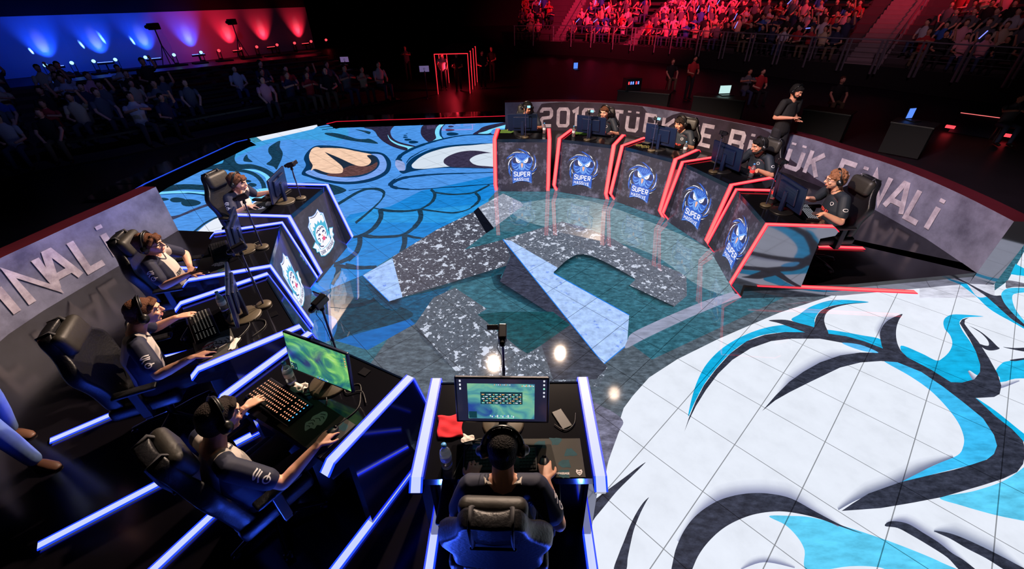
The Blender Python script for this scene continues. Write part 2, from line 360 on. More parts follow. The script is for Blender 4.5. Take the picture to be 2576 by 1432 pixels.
# left eye
P('ZA', [(1108,432),(1140,370),(1125,320),(1150,270),(1205,228),(1280,222),(1400,232),(1560,262),(1690,275),(1745,310),(1768,360),(1745,425),(1660,475),(1540,503),(1400,508),(1250,484),(1160,455)], INK, PLAIN)
P('ZA', [(1138,425),(1182,402),(1250,432),(1400,457),(1540,452),(1640,412),(1682,360),(1665,310),(1620,286),(1690,290),(1722,320),(1735,370),(1710,420),(1620,463),(1500,487),(1380,487),(1240,463)], (120,164,240), SOFT)
P('ZA', [(1178,385),(1165,320),(1170,280),(1210,238),(1400,243),(1620,290),(1668,340),(1650,390),(1560,435),(1400,452),(1280,437)], (28,44,64), PLAIN)
P('ZA', [(1400,400),(1480,370),(1600,375),(1665,345),(1650,392),(1560,436),(1400,454),(1290,440)], BRN, MOT)
P('ZA', [(1165,290),(1190,245),(1240,238),(1300,290),(1400,370),(1413,410),(1390,428),(1300,425),(1210,395),(1178,408),(1190,370),(1168,330)], PEACH, SOFT)
P('ZA', [(1252,242),(1400,244),(1500,263),(1622,288),(1590,298),(1620,335),(1600,365),(1550,376),(1490,362),(1380,312),(1262,262)], PEACH, SOFT)
P('ZT', [(0,1005),(120,1030),(220,1060),(300,1110),(150,1171),(0,1171),(-60,1080)], DTEAL, MOT)
S('ZT', [(-20,1010),(-300,1000),(-500,1020)], [20,6], DTEAL)
# ---- feathers
P('Z7', [(400,1374),(800,1170),(1480,1190),(2300,1110),(2450,1020),(2500,1374)], (40,150,224), SOFT, False)
S('Z7', [(440,912),(650,884),(800,882)], 10, INK)
S('Z7', [(270,1120),(400,1040),(560,945),(700,893),(850,892),(935,925),(948,975),(900,1060),(800,1160),(680,1265),(540,1380)], [40,38,34,30,40,44,34,20,24,30,34], DTEAL, MOT)
S('Z7', [(1625,895),(1680,960),(1665,1040),(1600,1110),(1480,1180)], [40,48,46,34,24], DTEAL, MOT)
S('Z7', [(1680,940),(1900,968),(2100,962),(2250,940),(2400,870),(2470,830)], [26,22,22,26,24], DTEAL, MOT)
S('Z7', [(790,1160),(950,1195),(1150,1212),(1330,1205),(1480,1182)], [18,38,34,28,24], DTEAL, MOT)
S('Z7', [(1465,1185),(1480,1280),(1450,1360),(1370,1440)], [64,60,50,40], DTEAL, MOT)
S('Z7', [(1480,1182),(1700,1212),(1950,1234),(2150,1190),(2310,1100)], [26,22,22,16,8], DTEAL, MOT)
S('Z7', [(2265,945),(2320,1010),(2300,1080),(2200,1160)], [40,46,36,22], DTEAL, MOT)
S('Z7', [(900,1200),(912,1290),(880,1374)], [70,56,46], DTEAL, MOT)
S('Z5', [(285,245),(298,330),(250,430),(170,510),(60,570),(-60,600)], [60,56,56,46,40,30], DTEAL, MOT)
S('Z5', [(60,570),(200,594),(400,592),(560,572),(680,510),(775,420),(812,330),(795,240)], [46,36,34,30,40,50,62,64], DTEAL, MOT)
S('Z5', [(600,555),(602,680),(560,800)], [70,66,60], DTEAL, MOT)
S('Z5', [(610,570),(740,602),(880,615)], [34,28,18], DTEAL, MOT)
S('Z5', [(30,580),(30,680),(-10,790),(-120,900)], [56,50,50,36], DTEAL, MOT)
S('Z5', [(-160,960),(0,988),(120,988),(240,975)], [60,44,44,30], DTEAL, MOT)
S('ZD', [(448,125),(445,200),(400,285),(300,345),(215,375)], [46,46,42,34,26], DTEAL, MOT)
S('ZD', [(215,385),(400,408),(600,402)], [34,34,30], DTEAL, MOT)
S('ZD', [(250,390),(252,450),(200,560)], [50,46,30], DTEAL, MOT)
S('ZD', [(180,745),(300,752),(450,742),(560,705),(610,650)], [34,40,36,30,40], (12,46,66), MOT)
# ---- centre emblem of splattered planks
SH=(10,30,46)
GR('ZC', [(130,552),(295,716),(375,690)], 46, SH, (16,78,114), MOT)
GR('ZC', [(375,690),(1020,492),(985,590),(1380,845)], 46, SH, (26,74,92), MOT)
GR('ZC', [(455,855),(600,985),(790,1190)], 44, (30,24,38), (70,82,96), MOT)
P('ZC', [(315,437),(590,268),(855,140),(945,255),(765,392),(1005,330),(1050,430),(1025,492),(372,690)], (82,84,98), SPL, False)
P('ZC', [(130,552),(315,445),(378,688),(295,714)], (166,200,255), FRO, False)
P('ZC', [(850,128),(1005,42),(1115,95),(1130,118),(945,256)], (150,158,176), SPL, False)
P('ZC', [(820,155),(850,128),(948,258),(900,290)], (14,18,30), PLAIN, False)
P('ZC', [(1003,330),(1052,430),(1025,495),(985,590),(1380,842),(1520,985),(1632,1105)], (58,62,82), MOT, False)
P('ZC', [(1003,328),(1200,270),(1372,216),(1540,262),(1700,330),(1880,440),(2100,530),(2147,562),(2150,680),(2065,752),(1785,620),(1828,580),(1505,430),(1325,540),(1345,505),(1060,340)], (104,112,128), SPL, False)
P('ZC', [(1003,328),(1052,336),(1345,505),(1320,540),(1790,800),(1777,985),(1632,1105)], (176,206,255), FRO, False)
for a, b_ in ((((1003,328)),(1632,1105)),((1632,1105),(1777,985)),((1320,540),(1790,800)),((130,552),(295,714))): S('ZC', [a, b_], 5, (30,130,240))
GR('ZC', [(1822,580),(1505,430),(1325,540)], -34, (14,34,44), (44,98,116), MOT)
GR('ZC', [(2065,752),(1785,620)], -30, (14,34,44), (50,110,126), MOT)
P('Z6', [(225,490),(460,150),(740,20),(1150,295),(1030,365),(1300,590),(1560,800),(1670,870),(1850,760),(2220,500),(2440,780),(2700,1040),(2600,1300),(920,1300)], (92,102,116), SPL, False)
P('Z6', [(1300,590),(1560,800),(1670,870),(1850,760),(2220,500),(2000,330),(1330,330),(1030,365)], (22,78,88), MOT, False)
P('Z6', [(2220,500),(2440,780),(2700,1040),(2557,1200),(2000,1200),(1850,760)], (66,70,84), MOT, False)
# ---- band and white emblem on the right
P('Z1', [(470,600),(800,440),(1100,310),(1400,190),(1790,60),(2100,-60),(2300,60),(1850,150),(1350,340),(900,545),(600,690),(380,800),(400,700)], (152,158,184), SOFT)
P('P', [(2120,735),(1960,787),(1888,818),(1807,853),(1704,904),(1633,950),(1592,996),(1569,1027),(1556,1068),(1536,1129),(1520,1180),(1480,1260),(1480,1720),(3090,1720),(3090,640),(2576,634),(2534,708),(2490,740),(2300,700)], WHITE, PALE, False)
P('ZB', [(45,640),(130,700),(110,760),(60,900),(30,1010),(-60,1010),(-40,640)], (112,112,134), MOT)
P('ZB', [(1590,20),(1960,20),(1960,95),(1590,98)], (214,216,232), SOFT, False)
P('ZB', [(850,1172),(950,1170),(1060,1178),(1200,1215),(1400,1280),(1560,1340),(1700,1400),(1800,1460),(1480,1460),(1400,1425),(1250,1418),(1040,1440),(1025,1340),(990,1275),(930,1215)], CY2, SOFT)
P('ZB', [(1690,1080),(1850,1050),(2000,1000),(2105,930),(2200,850),(2300,900),(2300,1230),(2105,1195),(1960,1165),(1800,1120)], CY2, SOFT)
P('ZB', [(1415,408),(1485,415),(1600,460),(1710,535),(1810,612),(1905,690),(1960,775),(1972,830),(1955,868),(1920,893),(1850,918),(1740,945),(1640,970),(1490,1005),(1600,950),(1700,905),(1780,870),(1805,830),(1808,780),(1780,710),(1720,630),(1640,550),(1540,480)], (62,190,246), SOFT)
P('ZB', [(1500,332),(1600,370),(1672,405),(1705,393),(1738,360),(1752,320),(1740,280),(1715,250),(1708,215),(1725,190),(1770,178),(1905,188),(1830,192),(1795,205),(1788,225),(1803,260),(1845,320),(1885,390),(1895,440),(1880,490),(1830,515),(1745,515),(1640,455),(1525,392)], CY, SOFT)
P('ZB', [(1130,255),(1200,262),(1300,280),(1402,302),(1425,352),(1320,315),(1230,292),(1135,278)], CY, SOFT)
P('ZB', [(1865,588),(1960,650),(2060,730),(2130,790),(2130,830),(2040,740),(1960,685),(1900,625)], CY, SOFT)
P('ZB', [(1965,460),(1990,425),(2030,408),(2200,398),(2200,485),(2060,495),(1990,517),(1985,490)], (34,188,238), SOFT)
P('ZB', [(452,682),(470,590),(500,500),(545,420),(620,345),(720,285),(830,245),(930,230),(985,238),(1045,266),(930,266),(820,280),(740,312),(660,370),(590,445),(530,525),(485,610)], CY, SOFT)
P('ZB', [(1342,118),(1260,109),(1190,107),(1130,114),(1050,143),(1000,178),(962,208),(1070,244),(1074,205),(1090,175),(1115,152),(1165,135),(1240,126)], CY, SOFT)
sh, wh = (128,134,170), (230,236,249)
GR('ZB', [(395,1290),(500,1150),(590,1090),(680,1062),(770,1052),(860,1056),(960,1078),(1080,1142),(1200,1208)], -62, sh, wh, PALE)
GR('ZB', [(880,585),(950,510),(1020,460),(1100,415),(1200,380),(1300,362)], -46, sh, wh, PALE)
GR('ZR', [(120,800),(300,700),(500,620),(700,540),(900,440),(1100,340),(1300,260)], -110, (110,118,150), wh, PALE)
GR('ZR', [(620,950),(740,925),(860,955),(1000,1040),(1160,1140),(1300,1250),(1500,1400)], -80, sh, wh, PALE)
GR('ZR', [(1115,1020),(1250,1040),(1400,1090),(1600,1180),(1800,1280),(2034,1410)], -110, (130,140,170), wh, PALE)
GR('ZB', [(1400,300),(1396,265),(1410,232),(1440,202),(1472,186)], -34, sh, wh, PALE)
GR('ZB', [(1835,455),(1870,505),(1960,540),(2080,500)], -26, sh, wh, PALE)
GR('ZS', [(2371,1400),(2000,1330),(1720,1420)], 70, sh, wh, PALE)
D = (52,56,72)
P('ZB', [(433,757),(455,690),(490,604),(530,527),(590,447),(660,370),(740,310),(830,279),(930,265),(1040,267),(1140,273),(1230,286),(1320,311),(1420,350),(1480,372),(1530,389),(1650,452),(1745,512),(1800,514),(1860,498),(1888,462),(1889,425),(1868,362),(1838,302),(1807,252),(1788,222),(1800,203),(1835,193),
         (1814,206),(1812,225),(1832,252),(1880,312),(1930,390),(1975,470),(1993,530),(1985,570),(1958,585),(1910,588),(1866,590),(1900,620),(1965,680),(2045,742),(2100,800),(2112,860),(2100,915),(2070,955),(2000,988),(1900,1020),(1700,1078),(1560,1105),(1400,1132),(1207,1146),
         (1260,1110),(1340,1060),(1500,1003),(1640,970),(1760,943),(1850,917),(1922,893),(1957,865),(1972,825),(1957,772),(1903,690),(1805,610),(1703,532),(1600,462),(1482,414),(1400,408),(1300,415),(1200,440),(1050,512),(950,562),(880,602),(815,655),
         (830,638),(880,580),(950,510),(1020,460),(1100,415),(1200,380),(1300,366),(1385,367),(1340,348),(1210,318),(1100,298),(960,298),(860,310),(760,345),(670,402),(600,470),(540,550),(490,630),(455,702)], D, MOT, False)
P('ZB', [(1210,318),(1300,328),(1388,366),(1330,362),(1260,342)], (90,190,250), SOFT)
P('ZB', [(848,208),(930,205),(1000,222),(1078,246),(1062,275),(980,250),(900,222)], D, MOT)
P('ZB', [(1342,120),(1240,125),(1165,136),(1112,156),(1086,185),(1076,215),(1070,245),(1050,266),(1100,292),(1142,278),(1126,230),(1122,200),(1134,170),(1166,148),(1240,129)], D, MOT)
P('ZB', [(1415,352),(1400,310),(1396,268),(1410,235),(1440,205),(1505,176),(1490,205),(1478,240),(1475,280),(1482,322),(1500,358),(1528,392),(1470,392)], D, MOT)
P('Z3', [(1740,316),(1850,372),(1950,450),(2020,520),(2047,545),(2000,562),(1940,564),(1890,545),(1828,494),(1900,515),(1938,512),(1928,465),(1870,400),(1800,352)], D, MOT)
P('Z3', [(2080,530),(2200,540),(2420,535),(2420,590),(2291,575),(2180,555)], D, MOT)
P('Z3', [(2150,660),(2291,640),(2400,640),(2400,655),(2291,658),(2200,672)], D, MOT)
P('ZB', [(1310,1258),(1200,1213),(1080,1150),(960,1085),(860,1062),(770,1058),(680,1070),(590,1100),(500,1160),(440,1230),(400,1310),(380,1380),(370,1480),(445,1480),(500,1370),(550,1300),(620,1235),(700,1190),(790,1160),(900,1148),(1000,1160),(1100,1185),(1200,1222)], D, MOT)
P('ZR', [(612,992),(650,948),(740,945),(860,975),(1000,1060),(1160,1160),(1300,1270),(1430,1350),(1600,1500),(1400,1460),(1250,1315),(1050,1185),(880,1085),(740,1012)], D, MOT)
P('ZR', [(1112,1043),(1250,1060),(1400,1110),(1600,1200),(1800,1300),(1950,1380),(2200,1520),(1950,1500),(1650,1325),(1450,1222),(1280,1122)], D, MOT)
P('ZS', [(588,158),(500,215),(350,330),(200,440),(100,512),(0,590),(-60,620),(-60,860),(0,800),(100,680),(250,500),(420,330),(550,200)], D, MOT)
P('ZS', [(628,576),(560,640),(480,760),(400,920),(330,1100),(270,1250),(210,1450),(350,1450),(375,1300),(405,1150),(450,960),(520,780),(590,640)], D, MOT)
P('ZQ', [(60,700),(230,760),(370,925),(515,925),(560,1000),(650,1080),(760,1180),(960,1300),(960,1320),(750,1204),(600,1122),(480,1040),(330,900)], CY, SOFT)
P('ZQ', [(200,740),(520,900),(640,912),(660,960),(720,1040),(800,1140),(960,1270),(960,1300),(780,1194),(660,1092),(570,1010),(440,900)], D, MOT)
P('ZQ', [(640,892),(690,840),(780,825),(960,832),(960,870),(820,885),(766,912),(770,990),(820,1100),(960,1270),(930,1262),(800,1142),(700,1032),(655,960)], (60,196,240), SOFT)
P('ZQ', [(800,555),(960,640),(960,700),(745,672)], (30,190,236), PLAIN, False)
P('ZQ', [(690,790),(720,740),(960,790),(960,815),(780,815),(700,830)], (110,110,124), MOT)

me = bpy.data.meshes.new('led_floor'); me.from_pydata(FV, [], FF)
for m_ in LEDM: me.materials.append(m_)
me.polygons.foreach_set('material_index', FM)
ca = me.color_attributes.new('col', 'FLOAT_COLOR', 'CORNER')
flat = []
for p, cs in zip(me.polygons, FC):
    for c_ in cs: flat += [*c_, 1]
ca.data.foreach_set('color', flat)
bm = bmesh.new(); bm.from_mesh(me)
for f in bm.faces:
    if f.normal.z < 0: f.normal_flip()
bm.to_mesh(me); bm.free()
floor = bpy.data.objects.new('floor', me); COL.objects.link(floor); floor['kind'] = 'structure'
# ================================================================ hall floor, platforms, ring walls
TOPZ = _lay[0]*.00005
BLK = mat('black_gloss_laminate', (14,14,19), .12, spec=.6, coat=.3)
MIR = mat('mirror_black_acrylic', (140,140,150), .06, metal=.9, spec=.6)
BLKF = mat('black_stage_floor', (17,15,20), .16, spec=.55, var=.3, vscale=3)
HALL = mat('dark_hall_floor', (26,20,28), .42, var=.35, vscale=1.2)
FAB = mat('black_drape', (9,8,12), .9)
RING = dict(c=(.15, 4.81))
def poly_slab(name, pts, z0, z1, m, kind='structure'):
    b = MB(); n = len(pts)
    b.prism(pts, lambda p: (p[0], p[1], z1), lambda p: (p[0], p[1], z0))
    o = b.build(name, m); o['kind'] = kind; return o
b = MB(); b.box(-60, 60, -8, 70, -.3, -.012); o = b.build('floor_hall', HALL); o['kind'] = 'structure'
DESKS = dict(r1=(.227,7.667,-3.9), r2=(1.359,7.409,-26.7), r3=(2.274,6.762,-48.7), r4=(2.835,5.782,-70.8), r5=(2.934,4.650,-96.6),
             l1=(-2.643,5.092,84.2), l2=(-2.544,3.947,108.3), l3=(-2.03,2.944,129.2), l4=(-1.16,2.239,151.6), f=(-.033,1.972,179.2))
def DL(n, x, y, z=0):
    a, b_, t = DESKS[n]; t = radians(t); return Vector((a+cos(t)*x-sin(t)*y, b_+sin(t)*x+cos(t)*y, z))
PZ = .171
# right ring: points of the wall top front edge in the photo, carried to z = WT
WT = .9
wr = [(1270,258),(1430,256),(1588,264),(1716,283),(1850,308),(2007,341),(2107,371),(2255,419),(2403,482),(2551,557)]
WR = [G(u, v, WT).xy for u, v in wr]
wl = [(392,470),(300,513),(200,558),(100,604),(0,650)]
WL = [G(u, v, .905).xy for u, v in wl]
d_ = (WL[-1]-WL[-2]); WL += [WL[-1]+d_*1.0+Vector((.05, 0)), WL[-1]+d_*2.2+Vector((.22, 0)), WL[-1]+d_*3.6+Vector((.7, 0)), WL[-1]+d_*5+Vector((1.5, 0))]
def smooth_line(L, k=6): return [Vector(p) for p in crom([tuple(p) for p in L], k, False)]
WRs, WLs = smooth_line(WR), smooth_line(WL)
# player platforms
inner_r = [DL(n, x, .1).xy for n in ('r1','r2','r3','r4','r5') for x in (-.5, .5)]
plr = inner_r + [G(1864,751,0).xy, G(2120,744,0).xy, G(2495,709,0).xy] + [p for p in reversed(WR)] + [G(1272,330,0).xy]
poly_slab('floor_platform_right', [tuple(p) for p in plr], 0, PZ, BLKF)
b = MB(); q = [G(1864,751,0), G(2120,744,0), G(2495,709,0)]
for a, c in zip(q[:-1], q[1:]): b.quad((a.x,a.y-.004,.001),(c.x,c.y-.004,.001),(c.x,c.y+.002,PZ-.004),(a.x,a.y+.002,PZ-.004))
o = b.build('trim_platform_skirt', MIR); o['kind'] = 'structure'
inner_l = [DL(n, x, .1).xy for n in ('l1','l2','l3','l4','f') for x in (.5, -.5)]
pll = [DL('l1', .5, .0).xy] + inner_l + [Vector((.56, -.6)), Vector((-4.5, -1.2))] + [p for p in reversed(WL)]
poly_slab('floor_platform_left', [tuple(p) for p in pll], 0, PZ, BLKF)

def ring_wall(name, line, top, thick, mats, outward, shade):
    """upright wall along line; face towards the ring carries the banner"""
    b = MB(); L2 = []
    n = len(line)
    for i, p in enumerate(line):
        a = line[max(i-1, 0)]; c = line[min(i+1, n-1)]; d = (c-a).normalized(); nrm = Vector((-d.y, d.x))*outward
        L2.append(p+nrm*thick)
    for i in range(n-1):
        a, c, e, f = line[i], line[i+1], L2[i+1], L2[i]
        b.mi = 0; b.quad((a.x,a.y,0), (c.x,c.y,0), (c.x,c.y,top), (a.x,a.y,top))
        b.mi = 1; b.quad((a.x,a.y,top), (c.x,c.y,top), (e.x,e.y,top), (f.x,f.y,top)); b.quad((e.x,e.y,0), (f.x,f.y,0), (f.x,f.y,top), (e.x,e.y,top))
    for i in (0, n-1):
        b.mi = 2; a, f = line[i], L2[i]; b.quad((a.x,a.y,0), (f.x,f.y,0), (f.x,f.y,top), (a.x,a.y,top))
    o = b.build(name, mats); return o
def concrete(name, c0, c1, scale=1.6):
    m = mat(name, c0, .5); nt = m.node_tree; b = nt.nodes['Principled BSDF']
    tc = nt.nodes.new('ShaderNodeTexCoord'); n = nt.nodes.new('ShaderNodeTexNoise'); n.inputs['Scale'].default_value = scale; n.inputs['Detail'].default_value = 8; n.inputs['Roughness'].default_value = .68
    r = nt.nodes.new('ShaderNodeValToRGB'); r.color_ramp.elements[0].position = .35; r.color_ramp.elements[1].position = .68
    r.color_ramp.elements[0].color = (*lin(c0), 1); r.color_ramp.elements[1].color = (*lin(c1), 1)
    nt.links.new(tc.outputs['Object'], n.inputs['Vector']); nt.links.new(n.outputs['Fac'], r.inputs['Fac']); nt.links.new(r.outputs['Color'], b.inputs['Base Color'])
    return m
CONC = concrete('banner_concrete_print', (66,66,84), (120,122,146))
CONCD = concrete('banner_dark_print', (24,18,30), (52,44,62), 2.5)
LEDGE = mat('dark_red_ledge', (70,20,30), .35, var=.5, vscale=2)
LETM = concrete('banner_letter_print', (136,128,142), (190,182,196), 6)
tag(ring_wall('banner_wall', WRs, WT, .28, [CONC, LEDGE, MIR], 1, None), 'long curved grey banner wall with large lettering behind the red-lit desks', 'wall')
BWL = tag(ring_wall('banner_wall', WLs, .905, .25, [CONC, LEDGE, MIR], -1, None), 'curved grey banner wall with large lettering at the left edge behind the blue-lit desks', 'wall')

# letters: strokes on a 0..1 box
F_ = {
'2': [[(0,.8),(0,.88),(.14,1),(.86,1),(1,.88),(1,.62),(.86,.5),(.14,.46),(0,.36),(0,0),(1,0)]],
'0': [[(.14,0),(0,.12),(0,.88),(.14,1),(.86,1),(1,.88),(1,.12),(.86,0),(.14,0)]],
'1': [[(0,.84),(.5,1),(.5,0)]],
'6': [[(1,.86),(.86,1),(.14,1),(0,.88),(0,.12),(.14,0),(.86,0),(1,.12),(1,.44),(.86,.56),(0,.56)]],
'T': [[(0,1),(1,1)],[(.5,1),(.5,0)]],
'Ü': [[(0,.8),(0,.12),(.14,0),(.86,0),(1,.12),(1,.8)],[(.1,1.0),(.1,1.1)],[(.9,1.0),(.9,1.1)]],
'U': [[(0,1),(0,.12),(.14,0),(.86,0),(1,.12),(1,1)]],
'R': [[(0,0),(0,1),(.86,1),(1,.88),(1,.6),(.86,.48),(0,.48)],[(.5,.48),(1,0)]],
'K': [[(0,0),(0,1)],[(1,1),(.05,.45)],[(.3,.62),(1,0)]],
'İ': [[(.5,0),(.5,.78)],[(.5,.96),(.5,1.08)]],
'Y': [[(0,1),(.5,.5),(1,1)],[(.5,.5),(.5,0)]],
'E': [[(1,1),(0,1),(0,0),(1,0)],[(0,.5),(.85,.5)]],
'B': [[(0,0),(0,1),(.84,1),(.96,.9),(.96,.62),(.84,.52),(0,.52)],[(.84,.52),(1,.42),(1,.1),(.86,0),(0,0)]],
'F': [[(0,0),(0,1),(1,1)],[(0,.52),(.8,.52)]],
'N': [[(0,0),(0,1),(1,0),(1,1)]],
'A': [[(0,0),(.42,1),(.58,1),(1,0)],[(.18,.3),(.82,.3)]],
'L': [[(0,1),(0,0),(.9,0)]],
'S': [[(1,.8),(1,.9),(.88,1),(.12,1),(0,.9),(0,.64),(.12,.54),(.88,.46),(1,.36),(1,.1),(.88,0),(.12,0),(0,.1),(0,.2)]],
'P': [[(0,0),(0,1),(.86,1),(1,.88),(1,.58),(.86,.46),(0,.46)]],
'M': [[(0,0),(0,1),(.5,.4),(1,1),(1,0)]],
'V': [[(0,1),(.5,0),(1,1)]], 'I': [[(.5,0),(.5,1)]], 'D': [[(0,0),(0,1),(.8,1),(1,.84),(1,.16),(.8,0),(0,0)]],
'G': [[(1,.84),(.86,1),(.14,1),(0,.88),(0,.12),(.14,0),(.86,0),(1,.12),(1,.48),(.55,.48)]], ' ': [], 'C': [[(1,.84),(.86,1),(.14,1),(0,.88),(0,.12),(.14,0),(.86,0),(1,.16)]], 'O': [[(.14,0),(0,.12),(0,.88),(.14,1),(.86,1),(1,.88),(1,.12),(.86,0),(.14,0)]]}
NARROW = {'1': .42, 'İ': .22, 'I': .22}
def glyph(b, ch, x, y, w_, h, th, f, depth=None):
    """strokes of a character as quads, f maps 2D -> 3D"""
    for st in F_[ch]:
        pts = [(x+p[0]*w_, y+p[1]*h) for p in st]
        # square the ends, mitre the joints
        n = len(pts); L, R = [], []
        for i, p in enumerate(pts):
            a = pts[i-1] if i else None; c = pts[i+1] if i < n-1 else None
            if a is None and pts[0] == pts[-1] and n > 2: a = pts[-2]
            if c is None and pts[0] == pts[-1] and n > 2: c = pts[1]
            def un(q, r):
                dx, dy = r[0]-q[0], r[1]-q[1]; l = math.hypot(dx, dy) or 1; return dx/l, dy/l
            if a is None: d = un(p, c); nx, ny, k = -d[1], d[0], 1
            elif c is None: d = un(a, p); nx, ny, k = -d[1], d[0], 1
            else:
                d1, d2 = un(a, p), un(p, c); n1 = (-d1[1], d1[0]); n2 = (-d2[1], d2[0]); nx, ny = n1[0]+n2[0], n1[1]+n2[1]; l = math.hypot(nx, ny) or 1; nx /= l; ny /= l
                k = 1/max(.45, nx*n1[0]+ny*n1[1])
            L.append((p[0]+nx*th/2*k, p[1]+ny*th/2*k)); R.append((p[0]-nx*th/2*k, p[1]-ny*th/2*k))
        for i in range(n-1):
            m_ = 3
            for j in range(m_):
                lp = lambda A, t: (A[i][0]+(A[i+1][0]-A[i][0])*t, A[i][1]+(A[i+1][1]-A[i][1])*t)
                b.quad(f(lp(L, j/m_)), f(lp(L, (j+1)/m_)), f(lp(R, (j+1)/m_)), f(lp(R, j/m_)))
def arc_map(line, off):
    S_ = [0]
    for i in range(1, len(line)): S_.append(S_[-1]+(line[i]-line[i-1]).length)
    def f(p):
        s = p[0]
        for i in range(1, len(line)):
            if s <= S_[i] or i == len(line)-1:
                t = (s-S_[i-1])/(S_[i]-S_[i-1]); q = line[i-1].lerp(line[i], t); d = (line[i]-line[i-1]).normalized()
                nrm = Vector((-d.y, d.x)); return Vector((q.x+nrm.x*off, q.y+nrm.y*off, p[1]))
    def inv(q):
        best = None
        for i in range(1, len(line)):
            a, c = line[i-1], line[i]; t = max(0, min(1, (q-a).dot(c-a)/(c-a).length_squared)); dd = (a.lerp(c, t)-q).length
            if best is None or dd < best[0]: best = (dd, S_[i-1]+t*(S_[i]-S_[i-1]))
        return best[1]
    return f, inv
fR, invR = arc_map(WRs, -.012); fL, invL = arc_map(WLs, .012)
# ---- banner writing
def write_right():
    b = MB()
    for ch, s, w_ in (('2',.95,.26),('0',1.39,.26),('1',1.76,.22),('6',2.04,.26),('T',2.76,.28),('Ü',3.17,.26),('R',3.64,.26),('K',4.10,.27),('İ',4.52,.06),('Y',4.68,.27),('E',5.08,.24),('B',5.74,.26),('İ',6.14,.06),('Y',6.40,.28),('Ü',6.95,.26),('K',7.36,.26),('F',7.98,.24),('İ',8.35,.06),('N',8.56,.25),('A',8.92,.31),('L',9.32,.24),('İ',9.67,.06)):
        glyph(b, ch, s, .30, w_, .42, .084, fR)
    return b
o = write_right().build('banner_lettering', LETM); o.parent = bpy.data.objects['banner_wall']
b = MB(); fl2 = lambda p: fL((10-p[0], p[1]))
for ch, s, w_ in (('F',10-2.75,.24),('İ',10-2.26,.06),('N',10-2.06,.28),('A',10-1.78,.29),('L',10-1.38,.22),('İ',10-1.03,.06),('K',10-3.4,.28),('Ü',10-3.85,.28)):
    glyph(b, ch, s, .32, w_, .42, .084, fl2)
o = b.build('banner_lettering', LETM); o.parent = BWL

# ================================================================ desks
REDC = mat('red_led_diffuser', (255,120,120), .4, em=(255,118,118), es=1.15)
REDB = mat('red_led_edge', (200,0,20), .4, em=(255,10,44), es=2.2)
BLUC = mat('blue_led_diffuser', (190,200,255), .4, em=(190,200,255), es=1.15)
BLUB = mat('blue_led_edge', (10,30,220), .4, em=(16,44,255), es=3.2)
EMB = dict(blue=mat('emblem_blue',(20,80,190),.4,em=(28,92,200),es=1), lb=mat('emblem_light_blue',(110,165,245),.4,em=(112,168,245),es=1), w=mat('emblem_white',(240,240,255),.4,em=(244,244,255),es=1),
           dk=mat('emblem_navy',(20,30,80),.4,em=(18,34,92),es=1), be=mat('emblem_beak',(250,190,150),.4,em=(250,180,150),es=1), cy=mat('emblem_cyan',(40,170,205),.4,em=(50,176,210),es=1), rd=mat('emblem_pink',(230,60,110),.4,em=(232,70,120),es=1))
EK = list(EMB)
def panel_mat(name, base, hi):
    m = mat(name, (10,10,14), .25, em=base, es=1); nt = m.node_tree; b = nt.nodes['Principled BSDF']
    tc = nt.nodes.new('ShaderNodeTexCoord'); n = nt.nodes.new('ShaderNodeTexNoise'); n.inputs['Scale'].default_value = 5; n.inputs['Detail'].default_value = 9; n.inputs['Roughness'].default_value = .75
    r = nt.nodes.new('ShaderNodeValToRGB'); r.color_ramp.elements[0].position = .5; r.color_ramp.elements[1].position = .74
    r.color_ramp.elements[0].color = (*lin(base), 1); r.color_ramp.elements[1].color = (*lin(hi), 1)
    nt.links.new(tc.outputs['Object'], n.inputs['Vector']); nt.links.new(n.outputs['Fac'], r.inputs['Fac']); nt.links.new(r.outputs['Color'], b.inputs['Emission Color'])
    return m
PAN_R = panel_mat('screen_panel_grunge', (34,30,50), (128,122,150)); PAN_B = panel_mat('screen_panel_dark', (28,24,36), (66,62,80))
GLS = mat('smoked_glass_edge', (10,20,40), .08, spec=.8)
def led_path(b, pts, x, hw, bw, nrm_out):
    """diffuser strip following (y,z) points at width position x: centre face and coloured borders; nrm_out = offset"""
    n = len(pts)
    def off(i, d):
        a = pts[max(i-1,0)]; c = pts[min(i+1,n-1)]; dy, dz = c[0]-a[0], c[1]-a[1]; l = math.hypot(dy, dz); return (pts[i][0]-dz/l*d*nrm_out, pts[i][1]+dy/l*d*nrm_out)
    T = [off(i, .006) for i in range(n)]; U = [off(i, -.002) for i in range(n)]
    for i in range(n-1):
        (y0,z0),(y1,z1) = T[i], T[i+1]; (a0,c0),(a1,c1) = U[i], U[i+1]
        b.mi = 0; b.quad((x-hw,y0,z0),(x+hw,y0,z0),(x+hw,y1,z1),(x-hw,y1,z1))
        b.mi = 1
        for s in (-1, 1):
            b.quad((x+s*hw,y0,z0),(x+s*(hw+bw),y0,z0-.0005),(x+s*(hw+bw),y1,z1-.0005),(x+s*hw,y1,z1))
            b.quad((x+s*(hw+bw),y0,z0),(x+s*(hw+bw),a0,c0),(x+s*(hw+bw),a1,c1),(x+s*(hw+bw),y1,z1))
WING = [(0,1.003),(.70,1.003),(.755,.955),(.74,.905),(.60,.862),(.625,PZ+.001),(.06,PZ+.001),(.06,.001),(-.01,.001),(-.177,.171)]
PT0, PT1 = Vector((0,-.07,.004)), Vector((0,.024,.945))   # foot and head of the front screen panel
PUP = (PT1-PT0).normalized(); PN = Vector((0,-PUP.z,PUP.y))
def pan(u, h, off=.003): return Vector((u,0,0))+PT0+PUP*h+PN*off
